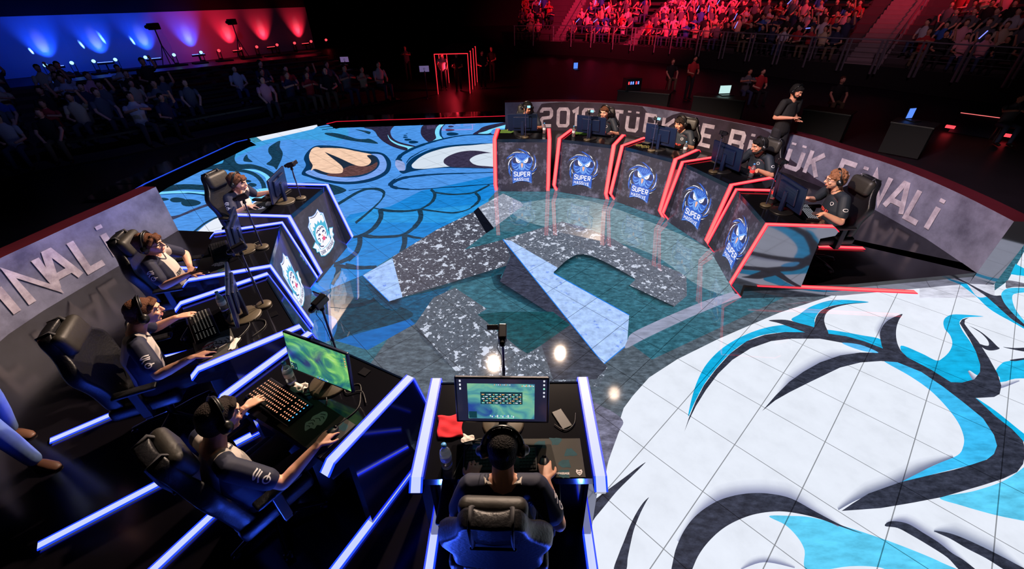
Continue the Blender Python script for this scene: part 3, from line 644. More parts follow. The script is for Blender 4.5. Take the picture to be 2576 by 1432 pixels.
def owl_emblem(parent):
    b = MB(); lay = [0]
    cv = lambda p: ((p[0]-665)/1220, .95-(p[1]-150)/1217)
    def poly(k, pts, sm=True):
        lay[0] += 1; b.mi = EK.index(k); q = [cv(p) for p in (crom(pts, 4) if sm else pts)]; b.add([pan(x, h, .002+.0003*lay[0]) for x, h in q], [tuple(range(len(q)))])
    def line(k, pts, wd):
        lay[0] += 1; b.mi = EK.index(k); L, R = stroke2(crom(pts, 5, False), wd); z = .002+.0003*lay[0]
        L = [pan(*cv(p), z) for p in L]; R = [pan(*cv(p), z) for p in R]
        for i in range(len(L)-1): b.quad(L[i], L[i+1], R[i+1], R[i])
    mir = lambda pts: [(1330-x, y) for x, y in pts]
    poly('blue', [(425,600),(450,520),(520,445),(660,405),(800,440),(880,520),(905,600),(885,700),(840,790),(720,820),(600,820),(480,780),(430,700)])
    for k in range(5):
        line('lb', [(520+k*50,430+abs(k-2)*6),(560+k*40,520)], 6); line('lb', [(810-k*50,430+abs(k-2)*6),(770-k*40,520)], 6)
    poly('dk', [(440,560),(500,500),(560,560),(600,640),(560,640),(470,630)]); poly('dk', mir([(440,560),(500,500),(560,560),(600,640),(560,640),(470,630)]))
    poly('lb', [(490,475),(560,500),(620,550),(665,580),(710,550),(770,500),(840,475),(790,545),(730,610),(665,640),(600,610),(540,545)], False)
    for f in (lambda p: p, mir):
        poly('w', f([(528,512),(560,540),(600,570),(632,600),(615,626),(575,630),(540,602),(524,560)]))
        line('dk', f([(570,590),(590,598),(605,585)]), 7)
        line('lb', f([(430,625),(470,658),(525,640)]), [4,16,6]); line('lb', f([(440,690),(500,730),(560,700),(590,650)]), [6,20,16,6]); line('lb', f([(470,760),(540,780),(600,730),(615,690)]), [6,24,18,6]); line('dk', f([(460,740),(530,755),(590,700)]), [3,8,3])
    poly('lb', [(600,650),(665,630),(730,650),(735,740),(665,815),(595,740)]); line('blue', [(620,660),(640,760),(640,800)], 10); line('blue', [(710,660),(690,760),(690,800)], 10)
    poly('be', [(642,642),(690,642),(686,700),(665,742),(648,700)]); poly('dk', [(655,620),(665,612),(680,625),(665,636)])
    for k, pts, wd in (('blue',[(268,604),(330,520),(430,452),(540,418),(680,418)],[2,26,30,22,4]),('w',[(400,442),(480,397),(580,385),(700,408)],[3,14,14,3]),('w',[(335,555),(390,505),(470,478)],[2,12,4]),
        ('blue',[(525,316),(600,316),(680,345),(760,390),(830,460)],[3,20,30,30,6]),('w',[(620,370),(680,385),(735,412)],[2,10,3]),('w',[(765,362),(810,395),(852,442)],[3,16,6]),
        ('blue',[(908,396),(950,470),(972,560),(968,660),(935,730),(885,800)],[2,20,30,30,24,5]),('w',[(862,462),(900,515),(918,585)],[4,20,8]),('w',[(980,562),(978,660),(955,740),(902,812)],[3,16,14,4]),
        ('blue',[(1032,700),(980,775),(920,825),(875,850)],[2,22,26,8]),('w',[(968,832),(925,868),(878,892)],[2,12,8]),('w',[(485,494),(405,550),(358,640),(344,760)],[4,18,18,3]),
        ('blue',[(400,600),(368,700),(368,820),(392,900),(430,975)],[8,24,32,24,3]),('w',[(402,735),(416,790),(450,832)],[12,14,4]),('lb',[(385,700),(385,800),(405,870)],[3,9,3])): line(k, pts, wd)
    poly('blue', [(443,795),(887,795),(897,1100),(780,1058),(665,1045),(560,1058),(448,1108)], False); line('lb', [(455,1088),(560,1046),(665,1032),(780,1044),(888,1080)], 12)
    lay[0] += 1; b.mi = EK.index('w'); f = lambda p: pan(*cv((p[0], -p[1])), .002+.0003*lay[0])
    for i, ch in enumerate('SUPER'): glyph(b, ch, 484+i*79, -932, 50, 96, 19, f)
    x = 482
    for i, ch in enumerate('MASSIVE'):
        w_ = {'M':44,'I':12}.get(ch, 34); glyph(b, ch, x, -1032+abs(i-3)*-3, w_, 60, 11.5, f); x += w_+21
    return b.build('owl_emblem', [EMB[k] for k in EK], parent, fix=False)
def shield_emblem(parent):
    b = MB(); lay = [0]
    def poly(k, pts, sm=False):
        lay[0] += 1; b.mi = EK.index(k); q = crom(pts, 4) if sm else pts; b.add([pan(x, h, .002+.0003*lay[0]) for x, h in q], [tuple(range(len(q)))])
    def line(k, pts, wd):
        lay[0] += 1; b.mi = EK.index(k); L, R = stroke2(crom(pts, 5, False), wd); z = .002+.0003*lay[0]
        L = [pan(*p, z) for p in L]; R = [pan(*p, z) for p in R]
        for i in range(len(L)-1): b.quad(L[i], L[i+1], R[i+1], R[i])
    sh_ = [(-.115,.80),(-.05,.775),(0,.77),(.05,.775),(.115,.80),(.14,.745),(.205,.70),(.185,.52),(.14,.33),(.06,.23),(0,.20),(-.06,.23),(-.14,.33),(-.185,.52),(-.205,.70),(-.14,.745)]
    poly('lb', [(x*1.05, .5+(h-.5)*1.03) for x, h in sh_]); poly('w', sh_)
    line('dk', [(-.10,.775),(0,.752),(.10,.775)], .010)
    for s in (-1,1): line('cy', [(s*.13,.72),(s*.18,.69),(s*.165,.52),(s*.13,.36)], .012)
    poly('cy', [(-.17,.56),(-.155,.62),(-.12,.60),(-.12,.66),(-.08,.63),(-.06,.69),(-.02,.64),(.03,.68),(.05,.63),(.10,.66),(.12,.60),(.17,.61),(.16,.5),(.18,.42),(.12,.40),(-.14,.38),(-.18,.46)])
    poly('w', [(-.12,.56),(-.06,.61),(.02,.61),(.09,.57),(.12,.50),(.10,.42),(.04,.36),(-.05,.35),(-.12,.42),(-.14,.49)], True)
    for pts, w_ in (([(-.10,.55),(-.05,.57),(-.02,.55)],.008),([(.02,.56),(.06,.57),(.09,.54)],.008),([(-.08,.50),(-.05,.51),(-.03,.49)],.012),([(.03,.50),(.06,.51),(.08,.49)],.012),([(-.12,.47),(-.08,.46),(-.09,.42)],.007),([(.11,.47),(.07,.45)],.007),([(-.02,.59),(0,.56),(.02,.59)],.007),([(-.05,.38),(-.02,.41),(-.03,.44)],.006),([(-.15,.42),(-.12,.36),(-.06,.33)],.008)): line('dk', pts, w_*1.9)
    poly('rd', [(-.025,.44),(.03,.45),(.05,.40),(.01,.385),(-.02,.40)]); poly('be', [(-.015,.475),(.02,.48),(.012,.455),(-.01,.455)]); poly('dk', [(.05,.42),(.075,.40),(.06,.38),(.045,.39)])
    # ribbon
    poly('cy', [(-.30,.44),(-.20,.48),(-.15,.38),(-.16,.30),(-.26,.34),(-.25,.39)]); poly('w', [(-.285,.435),(-.205,.465),(-.165,.38),(-.17,.315),(-.245,.345),(-.235,.385)])
    poly('cy', [(.30,.44),(.20,.48),(.15,.38),(.16,.30),(.26,.34),(.25,.39)]); poly('w', [(.285,.435),(.205,.465),(.165,.38),(.17,.315),(.245,.345),(.235,.385)])
    top = [(-.20,.36),(-.12,.31),(0,.295),(.12,.31),(.20,.36)]; bot = [(.20,.26),(.12,.215),(0,.20),(-.12,.215),(-.20,.26)]
    poly('cy', [(x*1.04,h+.008) for x,h in top]+[(x*1.04,h-.01) for x,h in bot]); poly('w', top+bot)
    lay[0] += 1; b.mi = EK.index('dk'); f = lambda p: pan(p[0], p[1]+.9*(p[0])**2, .003+.0003*lay[0])
    for i, ch in enumerate('DARK PASSAGE'): glyph(b, ch, -.175+i*.030, .230, .020, .050, .0075, f)
    return b.build('shield_emblem', [EMB[k] for k in EK], parent, fix=False)
def make_desk(team):
    red = team == 'red'
    root = empty('gaming_desk')
    mc, mb_ = (REDC, REDB) if red else (BLUC, BLUB)
    b = MB(); b.box(-.475,.475,.03,.70,.962,.985); b.box(-.475,.475,.68,.70,.93,.962); b.build('tabletop', BLK, root)
    b = MB(); b.box(-.475,.475,.018,.03,.935,.99); b.build('glass_band', GLS, root)
    b = MB(); q = [pan(-.472,0,0), pan(.472,0,0), pan(.472,.945,0), pan(-.472,.945,0)]; k = [p-PN*.03 for p in q]
    b.mi = 0; b.quad(*q); b.mi = 1; b.quad(*k)
    for i in range(4): b.quad(q[i], q[(i+1)%4], k[(i+1)%4], k[i])
    b.build('front_screen_panel', [PAN_R if red else PAN_B, BLK], root)
    (owl_emblem if red else shield_emblem)(root)
    b = MB(); b.box(-.47,.47,.50,.52,PZ+.002,.93); b.build('modesty_panel', BLK, root)
    for s in (-1, 1):
        b = MB(); b.prism(WING, lambda p: Vector((s*.475, p[0], p[1])), lambda p: Vector((s*.533, p[0], p[1])))
        wg = b.build('side_wing', MIR, root)
        b = MB(); led_path(b, [(-.016,.004),(-.177,.173),(0,1.003),(.70,1.003),(.757,.955)], s*.502, .026, .010, -1 if False else 1)
        b.build('led_strip', [mc, mb_], wg)
        b = MB(); led_path(b, [(.12,PZ+.012),(.62,PZ+.012),(1.92,PZ+.012)] if True else [], s*.515, .024, .011, 1)
        b.build('floor_led_strip', [mc, mb_], root)
    return root
def dup_tree(o, parent=None):
    kids = [c for c in bpy.data.objects if c.parent == o] if parent is None or True else []
    c = o.copy(); COL.objects.link(c)
    if parent: c.parent = parent
    for k in kids: dup_tree(k, c)
    return c
dlab = dict(r1='black desk with red light strips and owl emblem, leftmost of the owl desks', r2='black desk with red light strips and owl emblem, second from the left',
 r3='black desk with red light strips and owl emblem, middle of the five', r4='black desk with red light strips and owl emblem, fourth from the left', r5='red-lit desk with owl emblem nearest the camera, its glossy side showing',
 l1='black desk with blue light strips and white shield emblem, farthest of the blue row', l2='black desk with blue light strips and shield emblem, second farthest of the blue row', l3='black blue-lit desk with a tiger-head mouse pad, middle of the blue row',
 l4='black blue-lit desk with an orange-lit keyboard and a green game on its monitor', f='black blue-lit desk at the front centre with a red cloth on its top')
protos = {}
ROOT = {}
for n, (x, y, t) in DESKS.items():
    team = 'red' if n[0] == 'r' else 'blue'
    if team not in protos: o = protos[team] = make_desk(team)
    else: o = dup_tree(protos[team])
    o.location = (x, y, 0); o.rotation_euler = (0, 0, radians(t)); ROOT[n] = o
    tag(o, dlab[n], 'desk', 'red-lit desks of the owl team' if team == 'red' else 'blue-lit desks of the shield team')

# ================================================================ things on the desks
PLB = mat('black_plastic', (18,18,22), .38); PLB2 = mat('dark_blue_black_plastic', (12,22,52), .3, spec=.6)
METB = mat('blue_grey_painted_steel', (70,74,110), .35, metal=.6); BASEM = mat('olive_black_cast_base', (74,66,52), .45)
def T_(n, x, y, z, rz=0):
    p = DL(n, x, y, z); return p, radians(DESKS[n][2])+radians(rz)
def monitor(name_lab, n, x, y, rz, tilt, scr):
    p, r = T_(n, x, y, 1-.0147, rz)
    root = empty('monitor', p, r, name_lab, 'monitor', 'monitors on the players desks')
    b = MB(); b.lathe([(.001,0),(.13,0),(.13,.008),(.12,.014),(.001,.014)], (0,-.02,0), 26); o = b.build('base_plate', BASEM if n[0]=='l' or n=='f' else PLB, root, True)
    b = MB(); b.rbox(-.03,.03,-.055,-.02,.01,.26,.01); b.build('neck', PLB2, root)
    M = Matrix.Translation((0,0,.235)) @ Matrix.Rotation(radians(tilt), 4, 'X')
    b = MB(); b.rbox(-.275,.275,-.018,.006,-.158,.158,.008, M); b.rbox(-.17,.17,-.04,-.016,-.10,.11,.012, M)
    for k in range(5): b.box(-.14,.14,-.0415,-.039,-.06+k*.03,-.052+k*.03, M)
    b.build('housing', PLB2, root)
    b = MB(); b.box(-.262,.262,.0055,.0075,-.142,.148, M); so = b.build('screen', scr, root)
    return root, M, so
SCROFF = mat('monitor_glow_panel', (60,90,120), .2, em=(96,132,168), es=.8)
def game_mat(name, cols, sc=9):
    m = mat(name, (10,10,10), .2, em=(80,160,120), es=1.0); nt = m.node_tree; b = nt.nodes['Principled BSDF']
    tc = nt.nodes.new('ShaderNodeTexCoord'); n = nt.nodes.new('ShaderNodeTexNoise'); n.inputs['Scale'].default_value = sc; n.inputs['Detail'].default_value = 6; n.inputs['Distortion'].default_value = 1.2
    r = nt.nodes.new('ShaderNodeValToRGB'); cr = r.color_ramp
    cr.elements[0].position = .3; cr.elements[0].color = (*lin(cols[0]), 1); cr.elements[1].position = .72; cr.elements[1].color = (*lin(cols[-1]), 1)
    for i, c in enumerate(cols[1:-1]):
        e = cr.elements.new(.3+.42*(i+1)/(len(cols)-1)); e.color = (*lin(c), 1)
    nt.links.new(tc.outputs['Object'], n.inputs['Vector']); nt.links.new(n.outputs['Fac'], r.inputs['Fac']); nt.links.new(r.outputs['Color'], b.inputs['Emission Color'])
    return m
GAME1 = game_mat('game_picture_green', [(24,56,110),(40,110,120),(60,140,110),(110,190,110),(170,225,120),(150,210,190)], 6)
GAME2 = game_mat('game_picture_teal', [(40,70,150),(60,120,150),(90,165,160),(130,190,150),(170,215,205)], 7)
DESKTOP = mat('dark_desktop_picture', (20,22,40), .2, em=(32,34,58), es=1)
ICON = mat('screen_icon_pale', (220,220,230), .3, em=(226,228,240), es=1); ICOG = mat('screen_text_green', (150,230,200), .3, em=(150,228,205), es=1); ICOO = mat('screen_text_orange', (240,180,110), .3, em=(240,176,110), es=1); SBOX = mat('scoreboard_box', (10,50,60), .3, em=(16,60,72), es=1)
ICB = mat('screen_bar_blue', (60,120,220), .3, em=(70,130,230), es=1)
mlab = dict(r1='dark monitor seen from behind on the leftmost owl desk', r2='dark monitor seen from behind on the second owl desk from the left', r3='dark monitor seen from behind on the middle owl desk', r4='dark monitor seen from behind on the fourth owl desk from the left', r5='dark monitor seen from behind in front of the red-haired player',
  l1='blue-edged monitor seen from the side on the farthest blue desk', l2='blue-edged monitor seen edge-on before the player with glasses', l3='thin monitor seen edge-on before the brown-haired player on the middle blue desk', l4='monitor showing a bright green game map', f='monitor showing a score table over a blue-green game in a dark desktop')
mpos = dict(r1=(0,.32,0), r2=(-.02,.32,-4), r3=(0,.32,2), r4=(0,.32,0), r5=(.1,.34,8), l1=(-.05,.34,12), l2=(-.02,.34,3), l3=(-.02,.33,-9), l4=(-.03,.31,4), f=(.035,.36,-1.5))
for n, (x, y, rz) in mpos.items():
    root, M, so = monitor(mlab[n], n, x, y, rz, 6 if n not in ('f','l4') else (14 if n=='f' else 8), {'l4': GAME1, 'f': DESKTOP}.get(n, SCROFF))
    if n == 'f':
        def W(x0, x1, z0, z1, m_, nm, k=1):
            b = MB(); b.box(x0, x1, .0075, .0075+.0006*k, z0, z1, M); return b.build(nm, m_, so)
        W(-.19,.20,-.125,.118,GAME2,'game_window')
        W(-.12,.125,-.022,.062,SBOX,'score_table',2)
        b = MB()
        for r_ in range(5):
            for c_ in range(12):
                b.mi = (0,1,2)[(r_*5+c_*7)%3]; x0 = -.112+c_*.0195; b.box(x0, x0+.006+.009*((r_*3+c_)%2), .0087,.0092, .048-r_*.0145-.006, .048-r_*.0145, M)
        for k in range(14):
            b.mi = (0,1,3)[k%3]; b.box(-.07+k*.0105,-.063+k*.0105,.0081,.0086,-.115+(k%3)*.004,-.105+(k%2)*.006,M)
        for k in range(9): b.mi = k%3; b.box(-.185+k*.008,-.18+k*.008,.0081,.0086,.10,.108+(k%2)*.005,M); b.box(-.05+k*.011,-.044+k*.011,.0081,.0086,.108,.114,M)
        b.mi = 1; b.box(-.07,.03,.0081,.0086,-.122,-.118,M)
        b.build('screen_text', [ICON, ICOG, ICOO, ICB], so)
        W(.15,.197,-.122,-.075,SBOX,'mini_map',2)
        b = MB()
        for k in range(5): b.mi = (0,0,1,0,0)[k]; b.box(-.249,-.239,.0077,.0082,.132-k*.026,.144-k*.026,M)
        for k in range(3): b.mi = 0; b.box(.236,.246,.0077,.0082,.128-k*.026,.142-k*.026,M)
        b.build('desktop_icons', [ICON, ICOG, ICOO], so)
    if n == 'l4':
        b = MB()
        for k in range(9): b.mi = (0,1,2,3)[k%4]; b.box(-.07+k*.012,-.062+k*.012,.0077,.0082,-.138+(k%3)*.004,-.13+(k%2)*.006,M)
        b.mi = 3; b.box(-.06,.03,.0077,.0082,-.143,-.14,M); b.mi = 4; b.box(.20,.258,.0077,.0082,-.14,-.085,M)
        for k in range(6): b.mi = k%3; b.box(.21+(k*37%40)/1000,.216+(k*37%40)/1000,.0082,.0086,-.13+(k*23%38)/1000,-.124+(k*23%38)/1000,M)
        for k in range(4): b.mi = 2; b.box(-.255,-.245,.0077,.0082,.05+k*.02,.06+k*.02,M)
        b.build('screen_text', [ICON, ICOG, ICOO, ICB, SBOX], so)

# camera stands
CAMM = mat('camcorder_black', (20,20,26), .3, spec=.6); LCDM = mat('camcorder_display', (150,210,240), .2, em=(150,215,240), es=1.3)
cpos = dict(r1=(.06,.14,.48), r2=(-.03,.16,.44), r3=(-.03,.16,.46), r4=(-.02,.16,.5), r5=(-.05,.2,.5), l1=(.06,.15,.40), l2=(-.03,.14,.52), l3=(.02,.15,.52), l4=(.05,.115,.50), f=(.03,.10,.46))
clab = dict(r1='small camcorder with a glowing display on a pole, leftmost owl desk', r2='small camcorder with a glowing display on a pole, second owl desk', r3='small camcorder on a pole beside tangled cables, middle owl desk', r4='small camcorder on a pole on the fourth owl desk', r5='small camcorder on a pole behind a red-lit bottle',
  l1='camcorder on a thin pole on the farthest blue desk', l2='camcorder pole with round base on the second farthest blue desk', l3='camcorder pole with round base on the middle blue desk', l4='camcorder on a pole at the front edge of the desk with the green game', f='camcorder on a tall pole behind the score-table monitor')
def camstand(n):
    x, y, h = cpos[n]; p, r = T_(n, x, y, .9855)
    root = empty('camera_stand', p, r, clab[n], 'camera stand', 'camcorders on poles at the players desks')
    b = MB(); b.lathe([(.001,0),(.062,0),(.064,.012),(.058,.02),(.012,.024),(.001,.024)], (0,0,0), 28); b.build('base', BASEM, root, True)
    b = MB(); b.tube([(0,0,.02),(0,0,h)], .0075, 10); b.tube([(0,0,h*.45),(0,0,h*.48)], .011, 10); b.build('pole', METB, root, True)
    b = MB(); b.ell((0,0,h+.005),(.017,.017,.017)); b.rbox(-.012,.012,-.012,.012,h,h+.035,.004); b.build('ball_head', PLB, root, True)
    c = MB(); M = Matrix.Translation((0,0,h+.062)) @ Matrix.Rotation(radians(-14), 4, 'X')
    c.rbox(-.026,.026,-.055,.05,-.028,.03,.01, M); c.tube([M@Vector((0,.045,.002)), M@Vector((0,.075,.002))], .02, 14)
    ob = c.build('camcorder', CAMM, root)
    c = MB(); c.rbox(.027,.095,-.045,-.037,-.02,.028,.003, M); dd = c.build('flip_display', CAMM, ob)
    c = MB(); c.box(.032,.09,-.0468,-.0452,-.015,.023, M); c.build('display_glass', LCDM if n in ('r1','r2','r3') else CAMM, dd)
    b = MB(); b.tube([(.02,.01,h+.03),(.035,.03,h-.03),(.012,.02,h-.1),(.009,.01,h*.5),(.012,.012,.05),(.05,.09,.006)], .0022, 6); b.build('cable', PLB, root, True)
for n in cpos: camstand(n)

# the strips' own light, thrown upwards on chairs and desks
for n in DESKS:
    for s in ((-1, 1) if n[0] != 'r' else (1,)):
        for y_, k_ in ((1.15, 1), (1.65, .5)):
            c_ = (.03, .10, 1) if n[0] != 'r' else (1, .03, .06)
            q_ = DL(n, s*.515, y_, PZ+.03); o = spot('strip_glow', q_, q_+Vector((0,0,1)), (15 if n[0] != 'r' else 5)*k_, c_, 165, .4, .008)
# ================================================================ chairs
CHB = mat('chair_black_leather', (15,15,20), .45, spec=.4, bump=.25, bscale=60); CHC = mat('chair_charcoal_cloth', (38,38,44), .7); PILM = mat('pillow_olive_black_leather', (34,31,27), .55, bump=.2, bscale=30); CHM = mat('chair_dark_metal', (30,30,36), .3, metal=.7)
def make_chair():
    root = empty('gaming_chair')
    S0 = .45
    b = MB(); b.rbox(-.20,.20,-.24,.22,S0-.05,S0+.03,.035); b.rbox(-.27,-.18,-.23,.22,S0-.05,S0+.055,.035); b.rbox(.18,.27,-.23,.22,S0-.05,S0+.055,.035)
    b.build('seat', CHB, root, True)
    # backrest shell: profile widths by height, leaned back 14 degrees; front side faces -y
    b = MB(); prof = [(0,.21),(.06,.25),(.14,.25),(.23,.235),(.31,.25),(.40,.29),(.47,.285),(.53,.23),(.59,.18),(.65,.165),(.70,.16),(.745,.13),(.76,.07)]
    cols = 15; grid = []
    for h, w_ in prof:
        row = []
        for j in range(cols):
            u = -1+2*j/(cols-1)
            bol = .055*abs(u)**3 if h < .56 else .02*abs(u)**2
            row.append((u*w_, h, bol))
        grid.append(row)
    tilt = radians(10)
    def cp(x, h, d): # d positive = towards front
        return (x, .17+sin(tilt)*h-cos(tilt)*d, S0-.02+cos(tilt)*h+sin(tilt)*d)
    vs = [cp(x, h, d+.03) for r in grid for x, h, d in r]+[cp(x*.97, h, -.045+abs(x)*.06) for r in grid for x, h, d in r]
    n = len(prof)*cols; fs = []
    for i in range(len(prof)-1):
        for j in range(cols-1):
            a = i*cols+j; fs.append((a, a+1, a+cols+1, a+cols)); fs.append((n+a+cols, n+a+cols+1, n+a+1, n+a))
        fs.append((i*cols, (i+1)*cols, n+(i+1)*cols, n+i*cols)); k = cols-1; fs.append(((i+1)*cols+k, i*cols+k, n+i*cols+k, n+(i+1)*cols+k))
    for j in range(cols-1):
        fs.append((j+1, j, n+j, n+j+1)); a = (len(prof)-1)*cols+j; fs.append((a, a+1, n+a+1, n+a))
    b.add(vs, fs); o = b.build('backrest', CHB, root, True); md = o.modifiers.new('s', 'SUBSURF'); md.levels = 1; md.render_levels = 1
    M = Matrix.Translation(cp(0,.645,.06)) @ Matrix.Rotation(-tilt, 4, 'X')
    b = MB(); b.rbox(-.158,.158,-.05,.04,-.09,.09,.042,M,4); pl = b.build('headrest_pillow', PILM, root, True)
    b = MB()
    for s in (-1, 1): b.tube([cp(s*.08,.70,.07), cp(s*.09,.765,.04), cp(s*.09,.75,-.04), cp(s*.09,.62,-.055), cp(s*.09,.52,-.05)], .008, 6, flat=[(.004,.012)]*5)
    b.tube([cp(-.1,.515,-.055), cp(.1,.515,-.055)], .008, 8)
    b.build('pillow_strap', CHC, pl, True)
    for s in (-1, 1):
        b = MB(); b.rbox(min(s*.27,s*.34),max(s*.27,s*.34),-.17,.10,.655,.685,.013); o = b.build('armrest', CHB, root, True)
        b = MB(); b.rbox(min(s*.275,s*.315),max(s*.275,s*.315),-.04,.02,.40,.66,.008); b.rbox(min(s*.14,s*.31),max(s*.14,s*.31),-.035,.015,.375,.40,.006); b.build('armrest_post', CHM, o)
    b = MB(); b.lathe([(.001,.08),(.028,.08),(.028,.24),(.016,.24),(.016,.39),(.001,.39)], n=16); b.rbox(-.09,.09,-.12,.12,.365,.395,.01); b.build('gas_lift', CHM, root)
    b = MB()
    for k in range(5):
        a = 2*pi*k/5+.3; d = Vector((cos(a), sin(a), 0)); b.tube([d*.02+Vector((0,0,.10)), d*.17+Vector((0,0,.085)), d*.29+Vector((0,0,.06))], [.026,.021,.014], 8)
    b.ell((0,0,.10),(.04,.04,.03)); b.build('star_base', CHM, root, True)
    for k in range(5):
        a = 2*pi*k/5+.3; d = Vector((cos(a), sin(a), 0)); t_ = Vector((-sin(a), cos(a), 0)); c = d*.29+Vector((0,0,.028)); b = MB()
        for s in (-1, 1): b.tube([c+t_*(s*.008), c+t_*(s*.024)], .026, 12, cap=False)
        b.build('caster', PLB, root, True)
    return root
chair0 = make_chair()
chl = dict(r1='black gaming chair of the player at the leftmost owl desk', r2='black gaming chair of the player at the second owl desk', r3='black gaming chair of the player at the middle owl desk', r4='black gaming chair of the bearded player in front of the standing man', r5='black gaming chair under the red-haired player, its back leaned against the banner',
  l1='black gaming chair with tall headrest at the farthest blue desk', l2='black gaming chair under the player with glasses', l3='black gaming chair turned away behind the brown-haired player leaning forward', l4='black gaming chair of the player using the orange-lit keyboard', f='black gaming chair seen from behind at the front centre')
chp = dict(r1=(.05,.99,6), r2=(.04,.98,6), r3=(.02,.98,4), r4=(-.04,.98,6), r5=(-.10,1.02,8), l1=(.0,.98,-6), l2=(-.02,1.0,-2), l3=(.08,1.08,-14), l4=(.06,.90,-8), f=(.05,.78,-2))
CHAIRS = {}
for n, (x, y, rz) in chp.items():
    o = chair0 if n == 'r1' else dup_tree(chair0)
    p, r = T_(n, x, y, PZ, rz); o.location = p; o.rotation_euler = (0, 0, r); CHAIRS[n] = o; tag(o, chl[n], 'chair', 'gaming chairs of the ten players')

# ================================================================ people
SKIN = mat('skin_light', (214,160,134), .5, spec=.4, var=.06, vscale=12); SKIN2 = mat('skin_tanned', (196,138,110), .5, spec=.4, var=.06, vscale=12)
HAIRD = mat('hair_dark_brown', (30,20,16), .8, spec=.25, bump=.8, bscale=140, var=.4, vscale=60); HAIRB = mat('hair_brown', (86,52,34), .8, spec=.25, bump=.8, bscale=140, var=.4, vscale=60); HAIRR = mat('hair_ginger', (124,82,56), .8, spec=.25, bump=.8, bscale=140, var=.4, vscale=60); HAIRX = mat('hair_black', (14,11,12), .8, spec=.25, bump=.8, bscale=140, var=.4, vscale=60)
NAVY = mat('jersey_navy', (16,22,48), .75); PALEJ = mat('jersey_pale_grey', (196,188,180), .75, var=.08, vscale=20); OWLJ = mat('jersey_dark_teal', (15,26,38), .7); BLKT = mat('tshirt_black', (14,13,15), .85); TRO = mat('trousers_black', (20,20,26), .85); JEAN = mat('jeans_washed_blue', (84,108,148), .85, var=.25, vscale=14); SHO = mat('shoes_brown_leather', (92,60,42), .5); SHOB = mat('shoes_black', (16,16,18), .6)
HSM = mat('headset_black', (16,16,18), .35); HSG = mat('headset_grey', (90,90,96), .4); EYE = mat('eye_white', (225,222,216), .3); IRI = mat('eye_dark', (30,22,18), .2); LIP = mat('lips', (168,96,88), .5)
def jersey_mat():
    m = mat('jersey_two_tone', (24,32,64), .75); nt = m.node_tree; b = nt.nodes['Principled BSDF']; tc = nt.nodes.new('ShaderNodeTexCoord'); s = nt.nodes.new('ShaderNodeSeparateXYZ'); nt.links.new(tc.outputs['Object'], s.inputs[0])
    a = nt.nodes.new('ShaderNodeMath'); a.operation = 'ABSOLUTE'; nt.links.new(s.outputs['X'], a.inputs[0])
    c = nt.nodes.new('ShaderNodeMath'); c.operation = 'LESS_THAN'; c.inputs[1].default_value = .115; nt.links.new(a.outputs[0], c.inputs[0])
    mx = nt.nodes.new('ShaderNodeMix'); mx.data_type = 'RGBA'; mx.inputs['A'].default_value = (*lin((15,21,48)), 1); mx.inputs['B'].default_value = (*lin((184,174,166)), 1)
    nt.links.new(c.outputs[0], mx.inputs['Factor']); nt.links.new(mx.outputs['Result'], b.inputs['Base Color']); return m
TWO = jersey_mat()
_dgo = []
def fuse(b, name, m, parent, voxel, smooth=4, fac=.5):
    """merge overlapping solids of b into one continuous skin"""
    me = bpy.data.meshes.new('tmp'); me.from_pydata(b.v, [], b.f)
    bm = bmesh.new(); bm.from_mesh(me); bmesh.ops.recalc_face_normals(bm, faces=bm.faces); bm.to_mesh(me); bm.free()
    o = bpy.data.objects.new('tmp', me); COL.objects.link(o)
    md = o.modifiers.new('r', 'REMESH'); md.mode = 'VOXEL'; md.voxel_size = voxel; md.adaptivity = 0
    sm = o.modifiers.new('s', 'SMOOTH'); sm.factor = fac; sm.iterations = smooth
    dg = bpy.context.evaluated_depsgraph_get(); dg.update()
    me2 = bpy.data.meshes.new_from_object(o.evaluated_get(dg)); me2.name = name
    bpy.data.objects.remove(o); bpy.data.meshes.remove(me)
    me2.materials.clear(); me2.materials.append(m); me2.polygons.foreach_set('use_smooth', [True]*len(me2.polygons))
    r = bpy.data.objects.new(name, me2); COL.objects.link(r); r.parent = parent; return r
V = Vector
def hand(b, w_, d, up, side, curl=.5, k=1.0):
    """hand from wrist w_, pointing d, back of hand facing up; side=+1: thumb on the local +s side"""
    d = d.normalized(); s = d.cross(up).normalized()*side; up = s.cross(d).normalized()*side
    if up.z < 0 and abs(up.z) > .3: up = -up
    pc = w_+d*.045*k
    b.tube([w_-d*.02*k, w_+d*.01*k, w_+d*.045*k, w_+d*.078*k], 1, 12, flat=[(.016*k,.022*k),(.014*k,.027*k),(.013*k,.036*k),(.011*k,.036*k)], up=up)
    for i, (off, ln, sp) in enumerate(((.030,.066,.10),(.011,.074,.03),(-.009,.068,-.04),(-.028,.052,-.12))):
        p = w_+d*(.078-.006*abs(i-1))*k+s*off*k; a = (d+s*sp).normalized(); L = ln*k; dn = -up
        p1 = p+a*L*.42-up*0+dn*(.05*curl*L); p2 = p1+(a*(1-.4*curl)+dn*(.62*curl)).normalized()*L*.33; p3 = p2+(a*(1-.8*curl)+dn*(1.1*curl)).normalized()*L*.26
        b.tube([p-a*.02*k, p, p1, p2, p3], [.0085*k,.0088*k,.0080*k,.0074*k,.0062*k], 8)
    t0 = w_+d*.022*k+s*.022*k; a = (d*.75+s*.75-up*.25).normalized(); t1 = t0+a*.038*k; t2 = t1+(d*.9+s*.35-up*.3).normalized()*.03*k; t3 = t2+(d*1+s*.05-up*.3).normalized()*.022*k
    b.tube([t0-a*.012*k, t0, t1, t2, t3], [.013*k,.0125*k,.0105*k,.0095*k,.007*k], 8)
